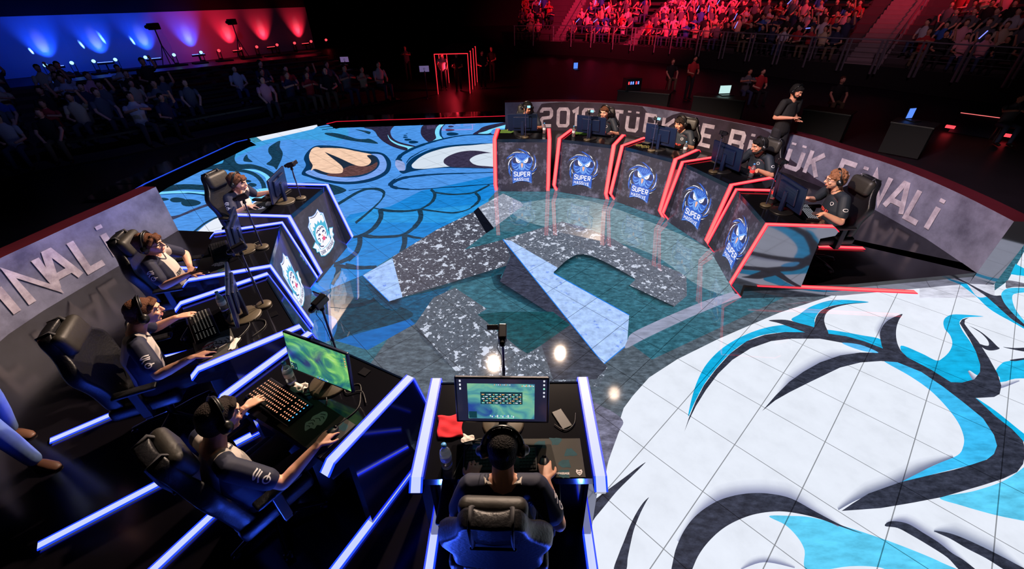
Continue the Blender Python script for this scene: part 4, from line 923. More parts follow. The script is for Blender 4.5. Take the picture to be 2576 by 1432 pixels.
def head_geo(b, c, R, k=1.0):
    """skull, face and ears about head centre c, R columns = right, back, up (face looks along -y)"""
    q = lambda x, y, z: c+R@V((x*k, y*k, z*k))
    b.ell(q(0,.012,.028), (.074*k,.092*k,.082*k), R, 18, 12)            # cranium
    b.ell(q(0,-.022,-.018), (.062*k,.068*k,.078*k), R, 16, 12)          # face
    b.ell(q(0,-.040,-.066), (.042*k,.042*k,.034*k), R, 14, 10)          # jaw, chin
    b.ell(q(0,-.066,-.088), (.018*k,.016*k,.014*k), R)
    b.tube([q(0,-.086,.022), q(0,-.102,-.006), q(0,-.108,-.016)], [.008*k,.011*k,.013*k], 8)   # nose
    b.ell(q(0,-.097,-.019), (.017*k,.010*k,.009*k), R)
    b.tube([q(-.04,-.074,.036), q(0,-.09,.034), q(.04,-.074,.036)], .010*k, 8)   # brow
    for s in (-1, 1):
        b.ell(q(s*.040,-.066,-.018), (.020*k,.018*k,.018*k), R)         # cheeks
        b.ell(q(s*.073,.008,-.004), (.009*k,.020*k,.030*k), R)          # ears
    b.ell(q(0,-.084,-.048), (.024*k,.012*k,.011*k), R)                  # mouth
def face_bits(parent, c, R, k, glasses=False, beard=None):
    q = lambda x, y, z: c+R@V((x*k, y*k, z*k))
    b = MB()
    for s in (-1, 1):
        b.mi = 0; b.ell(q(s*.030,-.078,.012), (.0115*k,.006*k,.006*k), R, 10, 6); b.mi = 1; b.ell(q(s*.030,-.0825,.011), (.0055*k,.003*k,.0055*k), R, 8, 6); b.tube([q(s*.046,-.079,.030), q(s*.030,-.090,.035), q(s*.014,-.091,.031)], .0034*k, 6)
    b.build('eyes', [EYE, IRI], parent, True)
    b = MB(); b.tube([q(-.022,-.088,-.048), q(0,-.0965,-.047), q(.022,-.088,-.048)], .0042*k, 6); b.tube([q(-.018,-.087,-.055), q(0,-.094,-.056), q(.018,-.087,-.055)], .0045*k, 6); b.build('mouth', LIP, parent, True)
    if glasses:
        b = MB()
        for s in (-1, 1):
            pts = [q(s*(.031+.021*cos(a)), -.096+.004*abs(cos(a)), .010+.014*sin(a)) for a in [2*pi*i/14 for i in range(15)]]; b.tube(pts, .0022*k, 6, cap=False); b.tube([q(s*.052,-.09,.014), q(s*.074,-.03,.012), q(s*.076,.01,.006)], .0024*k, 6)
        b.tube([q(-.011,-.10,.013), q(.011,-.10,.013)], .0022*k, 6); b.build('glasses', HSM, parent, True)
    if beard:
        b = MB(); b.ell(q(0,-.040,-.074), (.050*k,.048*k,.034*k), R); b.ell(q(0,-.078,-.074), (.026*k,.018*k,.018*k), R)
        for s in (-1, 1): b.tube([q(s*.066,.0,-.02), q(s*.058,-.03,-.05), q(s*.035,-.06,-.078)], [.010*k,.015*k,.016*k], 8)
        b.build('beard', beard, parent, True)
def hair_geo(parent, c, R, k, m, style, vox):
    q = lambda x, y, z: c+R@V((x*k, y*k, z*k)); b = MB()
    b.ell(q(0,.020,.040), (.082*k,.096*k,.080*k), R, 20, 12); b.ell(q(0,.045,.0), (.074*k,.070*k,.080*k), R, 18, 10)
    if style == 'short': b.tube([q(-.05,-.05,.070), q(0,-.072,.076), q(.05,-.05,.070)], .022*k, 8)
    elif style == 'buzz': b = MB(); b.ell(q(0,.017,.036), (.078*k,.0935*k,.078*k), R, 20, 12); b.ell(q(0,.040,-.0), (.071*k,.066*k,.074*k), R, 18, 10)
    elif style == 'shaggy':
        for s in (-1, 1):
            b.tube([q(s*.055,-.05,.075), q(s*.078,-.03,.04), q(s*.080,.0,.0), q(s*.072,.01,-.035)], [.02*k,.022*k,.022*k,.012*k], 8)
            b.tube([q(s*.01,-.06,.088), q(s*.03,-.085,.065), q(s*.05,-.084,.042)], [.02*k,.018*k,.008*k], 8)
        b.tube([q(0,.05,.08), q(0,.10,.03), q(0,.09,-.06)], [.05*k,.045*k,.03*k], 10)
        b.tube([q(-.02,-.05,.092), q(-.005,-.088,.068), q(.01,-.090,.045)], [.022*k,.018*k,.008*k], 8)
    elif style == 'curly':
        rr = random.Random(5)
        for i in range(80):
            a = rr.uniform(0, 2*pi); e = rr.uniform(-.1, 1.0)
            b.ell(q(.078*cos(a)*sqrt(1-min(.95,e*e*.9)), .018+.09*sin(a)*sqrt(1-min(.95,e*e*.9)), .04+.085*e), (.016*k,.016*k,.014*k), R, 8, 6)
    o = fuse(b, 'hair', m, parent, vox, 1)
    return o
def headset(parent, c, R, k, m=HSM):
    q = lambda x, y, z: c+R@V((x*k, y*k, z*k)); b = MB()
    b.tube([q(.092*cos(a), .012, .02+.108*sin(a)) for a in [pi*i/12 for i in range(13)]], 1, 8, flat=[(.006*k,.017*k)]*13)
    b.tube([q(.085*cos(a), .012, .025+.103*sin(a)) for a in [pi*(.2+.6*i/8) for i in range(9)]], 1, 8, flat=[(.008*k,.02*k)]*9)
    hs = b.build('headset', m, parent, True)
    for s in (-1, 1):
        b = MB(); X = R@V((1,0,0)); p = q(s*.078,.010,-.002)
        b.tube([p, p+X*s*.012*k, p+X*s*.030*k, p+X*s*.034*k], 1, 16, flat=[(.036*k,.030*k),(.040*k,.034*k),(.038*k,.032*k),(.028*k,.024*k)], up=R@V((0,0,1)))
        b.build('ear_cup', HSG if m is HSG else HSM, hs, True)
    b = MB(); b.tube([q(.100,.0,-.02), q(.095,-.05,-.045), q(.060,-.095,-.060), q(.036,-.108,-.058)], .0035*k, 6); b.ell(q(.034,-.108,-.058), (.008*k,.007*k,.007*k), R); b.build('microphone_boom', HSM, hs, True)
def person(root, J, skin=SKIN, shirt=TWO, tro=TRO, hair=HAIRD, style='short', vox=.006, glasses=False, beard=None, hs=True, standing=False, shoes=SHOB, hsm=None, mic=True):
    """J in root's frame: hip, chest, neck, head, look(yaw,pitch,roll deg), sh_w, elbows, wrists, hdirs, knees, ankles"""
    k = J.get('k', 1.0); hip, chest, neck, head = V(J['hip']), V(J['chest']), V(J['neck']), V(J['head'])
    yw, pt, rl = [radians(a) for a in J['look']]
    R = Matrix.Rotation(yw, 3, 'Z') @ Matrix.Rotation(pt, 3, 'X') @ Matrix.Rotation(rl, 3, 'Y')
    tw = J.get('twist', 0); X = V((cos(radians(tw)), sin(radians(tw)), 0)); up = (neck-chest).normalized(); Yb = X.cross(up)*-1
    sh = {s: neck-up*.035+X*s*J.get('sw', .165)+V(J.get('shd', {}).get(s, (0,0,0))) for s in (-1, 1)}
    b = MB()
    head_geo(b, head, R, k)
    b.tube([neck-up*.03, neck+(head-neck)*.35, head+R@V((0,.02,-.035))], [.062*k,.055*k,.054*k], 12)
    b.tube([hip, hip+(chest-hip)*.5, chest, neck-up*.05], 1, 16, flat=[(.145,.095),(.125,.085),(.145,.098),(.09,.06)], up=X)
    b.tube([sh[-1], neck-up*.02, sh[1]], [.045,.055,.045], 10)
    for s in (-1, 1):
        e, w_ = V(J['elbow'][s]), V(J['wrist'][s]); d = V(J['hdir'][s])
        b.tube([sh[s], sh[s]+(e-sh[s])*.45, e], [.046*k,.043*k,.036*k], 12); b.tube([e, e+(w_-e)*.3, w_], [.037*k,.038*k,.024*k], 12)
        hand(b, w_, d, V(J.get('hup', (0,0,1))), J.get('thumb', {-1: 1, 1: -1})[s]*1, J.get('curl', .5), k*1.02)
        kn, an = V(J['knee'][s]), V(J['ankle'][s]); h0 = hip+X*s*.085
        b.tube([h0, h0+(kn-h0)*.5, kn], [.078,.068,.052], 12); b.tube([kn, kn+(an-kn)*.3, an], [.052,.05,.034], 12)
    body = fuse(b, 'body', skin, root, vox, 3)
    c = MB(); c.tube([hip+V((0,0,-.02))*(1), hip+(chest-hip)*.5, chest, neck-up*.075, neck-up*.04], 1, 18, flat=[(.165,.118),(.155,.108),(.168,.118),(.125,.082),(.075,.062)], up=X)
    c.tube([sh[-1]+X*.01, neck-X*.08-up*.03, neck-up*.045, neck+X*.08-up*.03, sh[1]-X*.01], [.058,.056,.056,.056,.058], 12)
    for s in (-1, 1):
        e = V(J['elbow'][s]); c.tube([sh[s], sh[s]+(e-sh[s])*.35, sh[s]+(e-sh[s])*.72], [.062,.063,.060], 12, cap=True)
    so = fuse(c, 'jersey' if shirt is not BLKT else 'tshirt', shirt, root, max(vox, .008), 3)
    t_ = MB(); t_.ell(hip+V((0,0,-.01)), (.158,.118,.10))
    for s in (-1, 1):
        kn, an = V(J['knee'][s]), V(J['ankle'][s]); h0 = hip+X*s*.085
        t_.tube([h0, h0+(kn-h0)*.5, kn], [.096,.084,.068], 12); t_.tube([kn, kn+(an-kn)*.4, kn+(an-kn)*.97], [.067,.064,.052], 12)
    fuse(t_, 'trousers', tro, root, .01, 3)
    for s in (-1, 1):
        an = V(J['ankle'][s]); fd = V(J.get('foot', (0,-1,0))).normalized(); g = MB()
        g.tube([an+V((0,0,.01))-fd*.03, an-fd*.045+V((0,0,-.045)), an+fd*.05+V((0,0,-.045)), an+fd*.13+V((0,0,-.055)), an+fd*.165+V((0,0,-.062))], 1, 12, flat=[(.036,.036),(.036,.036),(.034,.042),(.026,.042),(.014,.03)])
        g.build('shoe', shoes, root, True)
    hr = hair_geo(root, head, R, k, hair, style, max(vox, .006))
    face_bits(root, head, R, k, glasses, beard)
    if hs: headset(root, head, R, k, hsm or HSM)
    return body, so, R
def seat_pose(**kw):
    hz = .54
    J = dict(hip=(0,0,hz), chest=(0,-.05,hz+.27), neck=(0,-.11,hz+.47), head=(0,-.17,hz+.615), look=(0,12,0),
             elbow={-1:(-.26,-.20,.66), 1:(.26,-.20,.66)}, wrist={-1:(-.22,-.36,.845), 1:(.20,-.36,.845)}, hdir={-1:(.05,-1,-.05), 1:(-.1,-1,-.05)},
             knee={-1:(-.13,-.40,.50), 1:(.13,-.40,.50)}, ankle={-1:(-.13,-.36,.09), 1:(.13,-.36,.09)})
    J.update(kw); return J
# ================================================================ the ten players
from mathutils.bvhtree import BVHTree
def decal(target, parent, name, m, strokes, origin, ex, ey, cast):
    """thin print on cloth: stroke quads in a 2D frame projected along cast onto target"""
    bv = BVHTree.FromPolygons([v.co for v in target.data.vertices], [tuple(p.vertices) for p in target.data.polygons])
    o_, ex, ey, cast = V(origin), V(ex).normalized(), V(ey).normalized(), V(cast).normalized(); b = MB(); miss = [0]
    def f(p):
        q = o_+ex*p[0]+ey*p[1]; h = bv.ray_cast(q-cast*.25, cast, .6)
        if h[0] is None: miss[0] += 1; n_ = bv.find_nearest(q); return n_[0]+n_[1]*.003
        return h[0]-cast*.004
    strokes(b, f); return b.build(name, m, parent, fix=False)
def st_poly(pts, wd, closed=False):
    def g(b, f):
        L, R = stroke2(crom(pts, 5, closed)+([crom(pts, 5, closed)[0]] if closed else []), wd)
        for i in range(len(L)-1): b.quad(f(L[i]), f(L[i+1]), f(R[i+1]), f(R[i]))
    return g
def st_text(t, h, w_, th, gap=.35):
    def g(b, f):
        x = -len(t)*w_*(1+gap)/2
        for ch in t: glyph(b, ch, x, -h/2, w_, h, th, f); x += w_*(1+gap)
    return g
def st_many(*gs):
    def g(b, f):
        for q in gs: q(b, f)
    return g
def st_fill(pts):
    def g(b, f):
        c = (sum(p[0] for p in pts)/len(pts), sum(p[1] for p in pts)/len(pts)); n = len(pts)
        for i in range(n): b.add([f(c), f(pts[i]), f(pts[(i+1)%n])], [(0,1,2)])
    return g
PRW = mat('print_white', (214,212,214), .7); PRR = mat('print_red', (214,70,60), .7); PRD = mat('print_dark', (30,34,50), .7); PRT = mat('print_teal', (20,120,150), .7)
PP = {}
WZ = 1.026
def pose(n, hipx, hipy, neck, head, look, el, wr, hd, sk, shirt, hair, st, **k):
    """all points in the desk frame, heights above the hall floor"""
    c = lambda p: (p[0]-hipx, p[1]-hipy, p[2]-PZ)
    h = (0, 0, .525); neck = (neck[0], neck[1], neck[2]+.028); nk = c(neck); ch = tuple(a+(b_-a)*.56+(0, k.get('sl', .02), 0)[i] for i, (a, b_) in enumerate(zip(h, nk)))
    J = dict(hip=h, chest=ch, neck=nk, head=c(head), look=look, elbow={-1: c(el[0]), 1: c(el[1])}, wrist={-1: c(wr[0]), 1: c(wr[1])}, hdir={-1: hd[0], 1: hd[1]}, k=k.get('k', 1.0), twist=k.get('tw', 0))
    PP[n] = dict(r=(hipx, hipy), sk=sk, shirt=shirt, hair=hair, st=st, gl=k.get('gl', False), beard=k.get('beard'), J=J)
hF = ((.03,-1,-.1), (-.12,-1,-.1))
pose('f', .02, .88, (.02,.82,1.155), (.02,.735,1.315), (1,18,0), ((-.26,.92,.955),(.27,.88,.955)), ((-.205,.735,WZ),(.20,.735,WZ)), ((.03,-1,-.1),(-.16,-1,-.1)), SKIN, NAVY, HAIRX, 'buzz')
pose('l4', .02, .96, (.0,1.0,1.155), (.0,.90,1.32), (-8,12,4), ((-.33,.90,.95),(.30,.92,.93)), ((-.37,.675,WZ),(.26,.70,WZ)), ((.10,-1,-.1),(-.04,-1,-.1)), SKIN, TWO, HAIRD, 'short', tw=-8)
pose('l3', .02, 1.05, (.02,.97,1.145), (.01,.865,1.30), (2,8,0), ((-.31,.94,.95),(.31,.92,.97)), ((-.37,.71,WZ),(.26,.75,WZ)), ((.25,-1,-.1),(-.1,-1,-.1)), SKIN, TWO, HAIRB, 'short')
pose('l2', -.06, 1.0, (-.13,1.04,1.13), (-.20,.985,1.285), (-4,4,-4), ((-.38,.97,.92),(.24,.95,.93)), ((-.42,.70,WZ),(.04,.88,.86)), ((-.02,-1,-.08),(-.9,-.3,-.35)), SKIN, TWO, HAIRB, 'shaggy', gl=True)
pose('l1', -.05, .95, (-.10,.90,1.12), (-.12,.81,1.27), (4,12,-2), ((-.36,.84,.93),(.22,.90,.95)), ((-.29,.66,WZ),(.16,.64,WZ)), ((.35,-.9,-.1),(-.05,-1,-.08)), SKIN, TWO, HAIRB, 'shaggy')
pose('r5', -.06, 1.02, (-.10,.98,1.155), (-.10,.91,1.315), (-10,8,0), ((-.36,.92,.95),(.24,.94,.93)), ((-.22,.74,WZ),(.22,.73,WZ)), ((.05,-1,-.1),(-.2,-1,-.1)), SKIN, OWLJ, HAIRR, 'curly', gl=True)
pose('r4', 0, 1.0, (.0,.95,1.15), (.03,.86,1.30), (-16,14,0), ((-.28,.92,.94),(.32,.92,.94)), ((-.2,.72,WZ),(.24,.72,WZ)), hF, SKIN2, OWLJ, HAIRX, 'short', beard=HAIRX, k=1.05)
pose('r3', .02, 1.0, (.02,.97,1.16), (.02,.88,1.31), (-10,14,0), ((-.28,.92,.94),(.31,.90,.94)), ((-.2,.72,WZ),(.25,.70,WZ)), hF, SKIN2, OWLJ, HAIRD, 'shaggy')
pose('r2', .04, 1.0, (.04,.99,1.17), (.06,.90,1.325), (-14,12,0), ((-.28,.92,.94),(.34,.90,.94)), ((-.2,.72,WZ),(.26,.70,WZ)), hF, SKIN, OWLJ, HAIRB, 'short')
pose('r1', .06, 1.0, (.06,1.0,1.19), (.07,.91,1.345), (6,16,0), ((-.26,.92,.94),(.34,.90,.96)), ((-.24,.72,WZ),(.24,.72,WZ)), hF, SKIN2, OWLJ, HAIRX, 'short')
plab = dict(f='person with short black hair and headset seen from behind at the front centre desk', l4='person in navy and pale jersey, headset on, typing on the orange-lit keyboard', l3='person with light brown hair leaning forward with both arms stretched onto the middle blue desk',
  l2='person with glasses and long brown hair leaning back, one hand in the lap', l1='person with brown hair over the forehead at the farthest blue desk', r5='person with curly ginger hair, glasses and dark jersey at the nearest owl desk',
  r4='bearded person in dark jersey and headset in front of the standing man', r3='person in dark jersey with tousled dark hair at the middle owl desk', r2='person in dark jersey with brown hair at the second owl desk from the left', r1='person with black hair looking down behind the monitor at the leftmost owl desk')
for n, d in PP.items():
    p, r = T_(n, d['r'][0], d['r'][1], PZ)
    root = empty('person', p, r, plab[n], 'person', None)
    J = seat_pose(**d['J']); vox = .0055 if n in ('f','l4','l3','l2','r5') else .0065
    body, so, R = person(root, J, d['sk'], d['shirt'], TRO, d['hair'], d['st'], vox, d.get('gl', False), d.get('beard'))
    sw = J.get('sw', .165); nk = V(J['neck']); ch = V(J['chest'])
    if n[0] == 'r':
        o_ = ch+V((0,-.12,-.02)); decal(so, so, 'chest_print', PRR, st_text('ULKER', .034, .020, .009), o_, (-1,0,0), (0,-.1,1), (0,1,-.1))
        decal(so, so, 'chest_badge', PRW, st_poly([(0,.018),(.016,.008),(.014,-.012),(0,-.022),(-.014,-.012),(-.016,.008)], .005, True), ch+V((.07,-.10,.085)), (-1,0,0), (0,-.1,1), (0,1,-.1))
        e = V(J['elbow'][1]); s0 = nk+V((sw,0,-.045)); mp = s0.lerp(e, .45)
        decal(so, so, 'sleeve_badge', PRW, st_poly([(.026*cos(a), .017*sin(a)) for a in [2*pi*i/12 for i in range(12)]], .006, True), mp, (0,-1,0), (0,0,1), (-1,.1,-.35))
        decal(so, so, 'shoulder_print', PRR, st_text('ULKER', .014, .010, .004), nk+V((.10,-.06,-.05)), (-1,0,0), (0,-.5,.8), (0,.6,-.8))
    else:
        e = V(J['elbow'][-1]); s0 = nk+V((-sw,0,-.045)); mp = s0.lerp(e, .42); dwn = (e-s0).normalized(); out = V((-1,0,.35)).normalized(); side = dwn.cross(out).normalized()
        sq = st_many(st_poly([(-.03,.035),(0,.045),(.025,.03),(.0,.028),(-.03,.02)], .008), st_poly([(-.025,.008),(.005,.015),(.03,.0)], .008), st_poly([(.018*cos(a)+.005, .018*sin(a)-.03) for a in [2*pi*i/10 for i in range(10)]], .007, True), st_poly([(-.03,-.035),(-.012,-.03),(.006,-.03)], .008))
        decal(so, so, 'sleeve_print', PRW, sq, mp, side, -dwn, -out)
        if n != 'f':
            decal(so, so, 'chest_print', PRD, st_text('VPASS', .034, .018, .007), ch+V((0,-.12,-.05)), (-1,0,0), (0,-.1,1), (0,1,-.1))
            decal(so, so, 'collar', PRD, st_poly([(-.055,.045),(-.02,-.01),(0,-.035),(.02,-.01),(.055,.045)], .012), nk+V((0,-.09,-.045)), (-1,0,0), (0,-.35,.9), (0,.9,-.4))
        else:
            decal(so, so, 'back_print', PALEJ, st_fill([(-.10,.03),(-.05,.05),(-.035,.01),(-.06,-.03)]), nk+V((.22-.0,.05,-.05))*1, (-1,0,0), (0,0,1), (0,-1,-.3)) if False else None
    if n == 'f':
        # pale wedges on the shoulders and the wordmark on the headband
        for s in (-1, 1):
            decal(so, so, 'shoulder_wedge', PALEJ, st_fill([(0,0),(.045,.035),(.065,-.03)] if s > 0 else [(0,0),(-.045,.035),(-.065,-.03)]), nk+V((s*.05,.03,.06)), (1,0,0), (0,-1,0), (0,0,-1))
        tcu = bpy.data.curves.new('wordmark', 'FONT'); tcu.body = 'plantronics'; tcu.size = .024; tcu.align_x = 'CENTER'; tcu.extrude = .0005
        to = bpy.data.objects.new('tmp', tcu); COL.objects.link(to); dg = bpy.context.evaluated_depsgraph_get(); tm = bpy.data.meshes.new_from_object(to.evaluated_get(dg)); bpy.data.objects.remove(to)
        hd = V(J['head'])
        for v in tm.vertices:  # wrap the word along the headband, upright as seen from behind
            x, y = v.co.x, v.co.y; a = pi/2-x/.105; q_ = V((.1*cos(a), .012+.008-y, .02+.116*sin(a))); v.co = hd+R@V((q_.x, q_.y+.0, q_.z+.0))
        tm.materials.clear(); tm.materials.append(PRW); wo = bpy.data.objects.new('headband_wordmark', tm); COL.objects.link(wo); wo.parent = [c for c in root.children if c.name.startswith('headset')][0]

# standing referee in black behind the fourth owl desk
def standing(root, look, vox, arms, hair, shirt, tro, shoes, stride=0, sk=SKIN2, hs=False, beard=None, st='short', scale=1.0):
    J = dict(hip=(0,0,.86), chest=(0,-.01,1.15), neck=(0,-.03,1.40), head=(0,-.055,1.545), look=look, sw=.175, elbow=arms[0], wrist=arms[1], hdir=arms[2],
             knee={-1:(-.10,-.03-stride*.5,.47),1:(.10,-.03+stride*.4,.47)}, ankle={-1:(-.11,-stride,.075),1:(.11,stride*.9,.075)}, k=1.0)
    return person(root, J, sk, shirt, tro, hair, st, vox, False, beard, hs, shoes=shoes)
g = G(1928, 436, PZ); root = empty('person', g, radians(18), 'standing person in black T-shirt with headset and folded forearm behind the owl desks', 'person')
root.scale = (.99,)*3
standing(root, (14,24,0), .0075, ({-1:(-.25,.0,1.10),1:(.25,.02,1.10)}, {-1:(-.06,-.20,1.12),1:(.07,-.19,1.06)}, {-1:(.9,-.3,.15),1:(-.3,-.9,.2)}), HAIRX, BLKT, TRO, SHOB, hs=True, beard=HAIRX)
# person walking at the left edge, mostly outside the frame
g = G(92, 1142, PZ); root = empty('person', g+V((-.12,.04,0)), radians(82), 'walking person in blue jeans and brown shoe cut off by the left picture edge', 'person')
standing(root, (0,0,0), .009, ({-1:(-.25,.05,1.12),1:(.25,.05,1.12)}, {-1:(-.10,-.16,1.22),1:(.08,-.17,1.18)}, {-1:(.9,-.2,.2),1:(-.9,-.2,.1)}), HAIRD, BLKT, JEAN, SHO, stride=.27, sk=SKIN)

# ================================================================ keyboards, mice, pads, bottles
KEYW = mat('keycap_black', (26,26,30), .4); KEYO = mat('keycap_orange_backlit', (60,30,20), .4, em=(255,150,110), es=.22); KEYB = mat('keycap_blue_backlit', (20,40,70), .4, em=(60,150,255), es=.5); KEYWH = mat('keycap_white_backlit', (60,60,66), .4, em=(220,225,240), es=.35)
PADG = mat('mousepad_green', (70,104,36), .9, em=(60,90,30), es=.10); PADD = mat('mousepad_dark_grey', (56,55,52), .85, var=.3, vscale=5); PADT = mat('mousepad_teal_print', (16,64,76), .85, var=.4, vscale=30); PADW = mat('mousepad_tiger_print', (214,210,210), .85); PADR = mat('mousepad_red_print', (196,50,60), .85)
TZ = .9855
def keyboard(n, x, y, rz, lab, km, w_=.42, d=.15, lit=None, glyphs=None):
    p, r = T_(n, x, y, TZ, rz); root = empty('keyboard', p, r, lab, 'keyboard', 'keyboards on the players desks')
    b = MB(); b.rbox(-w_/2,w_/2,-d/2,d/2,0,.018,.006); b.build('keyboard_body', PLB, root, True)
    b = MB()
    for i in range(6):
        for j in range(21):
            if j in (15,) or (i == 5 and 4 <= j <= 8): continue
            x0 = w_/2-.012-(j+1)*(w_-.024)/21; y0 = -d/2+.018+i*(d-.032)/6; b.box(x0, x0+(w_-.024)/21-.004, y0, y0+(d-.032)/6-.004, .017, .025)
    b.mi = 0; y0 = -d/2+.018+5*(d-.032)/6; k = (w_-.024)/21; b.box(w_/2-.012-9*k, w_/2-.012-4*k-.004, y0, y0+k, .017, .025)
    b.build('keycaps', km, root)['kind'] = 'stuff'
    if glyphs:
        b = MB()
        for i in range(6):
            for j in range(21):
                if j == 15 or (i == 5 and 4 <= j <= 8): continue
                b.mi = 1 if j == 20 else 0; k = (w_-.024)/21; kd = (d-.032)/6; x0 = w_/2-.012-(j+1)*k+k*.22; y0 = -d/2+.018+i*kd+kd*.25; b.box(x0, x0+k*.42, y0, y0+kd*.34, .0252, .0256)
        b.build('key_legends', glyphs, root)['kind'] = 'stuff'
    return root
def mouse(n, x, y, rz, lab):
    p, r = T_(n, x, y, TZ+.0035, rz); root = empty('computer_mouse', p, r, lab, 'mouse', 'mice on the players desks')
    b = MB(); b.ell((0,0,.012), (.031,.058,.024), None, 18, 12); b.build('mouse_body', PLB, root, True)
    b = MB(); b.tube([(-.004,-.04,.03),(.004,-.04,.03)], .009, 12); b.build('scroll_wheel', CHM, root, True)
def pad(n, x, y, rz, w_, d, m, lab, art=None):
    p, r = T_(n, x, y, TZ, rz); root = empty('mouse_pad', p, r, lab, 'mouse pad')
    b = MB(); b.rbox(-w_/2,w_/2,-d/2,d/2,0,.0035,.0016); rr = b.build('pad_cloth', m, root)
    if art:
        b = MB(); z = [.0036]
        def pl(mi, pts, sm=True): b.mi = mi; z[0] += .0001; q = crom(pts, 4) if sm else pts; b.add([(x_, y_, z[0]) for x_, y_ in q], [tuple(range(len(q)))])
        def ln(mi, pts, wd):
            b.mi = mi; z[0] += .0001; L, R = stroke2(crom(pts, 4, False), wd)
            for i in range(len(L)-1): b.quad((*L[i],z[0]), (*L[i+1],z[0]), (*R[i+1],z[0]), (*R[i],z[0]))
        def gl(t, x0, y0, h, w_, th):
            b.mi = 1; z[0] += .0001
            for i, ch in enumerate(t): glyph(b, ch, i*w_*1.35, 0, w_, h, th, lambda p: (x0-p[0], y0-p[1], z[0]))
        if art is art_f: art(pl, ln, gl)
        else: art(pl, ln)
        b.build('pad_print', [PADT, PADW, PADR, PADD], root)
    return root
def tiger_art(c, s, red=False, teal=((-.14,.02),(-.11,-.08))):
    def a(pl, ln):
        for tx, ty in teal: pl(0, [(tx+.03*cos(t)*(1+.5*sin(3*t+tx*50)), ty+.035*sin(t)*(1+.4*cos(2*t))) for t in [2*pi*i/9 for i in range(9)]])
        f = lambda p: (c[0]+p[0]*s, c[1]+p[1]*s)
        pl(1, [f(p) for p in ((-.5,-.3),(-.3,-.7),(0,-.9),(.35,-.8),(.5,-.45),(.62,-.1),(.5,.2),(.6,.5),(.3,.8),(0,.95),(-.1,.6),(-.4,.5),(-.3,.2),(-.55,.05))])
        for q in (((-.3,-.4),(-.1,-.5),(.1,-.4)),((-.2,-.15),(.05,-.25),(.3,-.1)),((.1,.1),(.3,.05),(.45,.2)),((-.05,.35),(.15,.25),(.35,.45)),((-.1,-.7),(.1,-.65),(.3,-.55)),((.0,.6),(.15,.55),(.3,.65))): ln(3, [f(p) for p in q], .06*s)
        if red:
            for q in (((-.5,.9),(-.2,.5),(.0,.3)),((.2,.9),(.3,.5),(.35,.2)),((-.6,.4),(-.45,.2),(-.35,.0))): ln(2, [f(p) for p in q], .12*s)
    return a
def art_f(pl, ln, gl):
    tiger_art((.165,.03), .10, teal=((-.05,-.10),(-.13,-.03),(-.10,.04),(.03,-.08),(-.09,.10)))(pl, ln)
    gl(LOGO, -.015, .103, .010, .0068, .0024)
    pl(1, [(-.182,.075),(-.168,.080),(-.154,.075),(-.150,.088),(-.156,.102),(-.168,.112),(-.180,.102),(-.186,.088)], False); ln(3, [(-.178,.092),(-.168,.086),(-.158,.092)], .004); ln(3, [(-.176,.100),(-.160,.100)], .003)
LOGO = 'DARKPASSAGE'
def bottle(n, x, y, lab, red=False, lab2=True):
    p, r = T_(n, x, y, TZ, 0); root = empty('water_bottle', p, r, lab, 'bottle', 'small water bottles on the desks')
    b = MB(); b.lathe([(.001,0),(.027,.001),(.031,.008),(.031,.05),(.029,.055),(.031,.06),(.031,.12),(.026,.145),(.012,.168),(.011,.18),(.001,.18)], n=20); b.build('bottle_body', GLB, root, True)
    b = MB(); b.lathe([(.001,.179),(.014,.179),(.014,.198),(.001,.199)], n=16); b.build('bottle_cap', CAPB, root, True)
    b = MB(); b.lathe([(.0316,.070),(.0322,.071),(.0322,.108),(.0316,.109)], n=20); b.build('bottle_label', LABR if red else LABW, root, True)
GLB = mat('clear_plastic_bottle', (200,215,230), .06, trans=.9, spec=.5); CAPB = mat('bottle_cap_blue', (70,140,200), .4); LABW = mat('bottle_label_pale', (190,200,210), .5, var=.3, vscale=60); LABR = mat('bottle_label_red_lit', (200,50,50), .5, em=(200,40,40), es=.5)  # red label glows; on nearest owl desk it stands for red light on bottle
kl = dict(f='keyboard under the arms of the person at the front centre desk', l4='black keyboard with glowing orange keys', l3='black keyboard with blue light bar on the middle blue desk', l2='black keyboard with red details before the player with glasses', l1='dark keyboard on the farthest blue desk', r5='keyboard with white-glowing keys before the ginger-haired player', r4='dark keyboard on the fourth owl desk', r3='dark keyboard on the middle owl desk', r2='dark keyboard on the second owl desk', r1='dark keyboard on the leftmost owl desk')
keyboard('f', .045,.60,2, kl['f'], KEYW); LEGO = mat('legend_orange_glow', (255,170,130), .4, em=(255,168,128), es=1.1); LEGB = mat('legend_blue_glow', (90,190,255), .4, em=(90,190,255), es=1.1); LEGG = mat('legend_grey', (150,146,140), .5, em=(120,118,112), es=.5); LEGW = mat('legend_white_glow', (230,235,245), .4, em=(226,232,245), es=1)
keyboard('l4', .145,.55,-3, kl['l4'], KEYW, .46,.19, None, [LEGO, LEGB]); keyboard('l3', .05,.60,2, kl['l3'], KEYW, .44,.17, None, [LEGG, LEGG])
keyboard('l2', .03,.55,18, kl['l2'], KEYW, .44,.17); keyboard('l1', .14,.53,-4, kl['l1'], KEYW); keyboard('r5', .13,.60,-8, kl['r5'], KEYW, .42,.14, None, [LEGW, LEGW])
for n in ('r4','r3','r2','r1'): keyboard(n, .14,.60,0, kl[n], KEYW)
ml = dict(f='black mouse under the right hand at the front centre desk', l4='black mouse at the edge of the tiger mouse pad beside the orange-lit keyboard', l3='black mouse on the red and white tiger pad', l2='black mouse held by the player with glasses', l1='black mouse on the farthest blue desk', r5='black mouse of the ginger-haired player', r4='black mouse on the fourth owl desk', r3='black mouse on the middle owl desk', r2='black mouse on the second owl desk', r1='black mouse on the green pad of the leftmost owl desk')
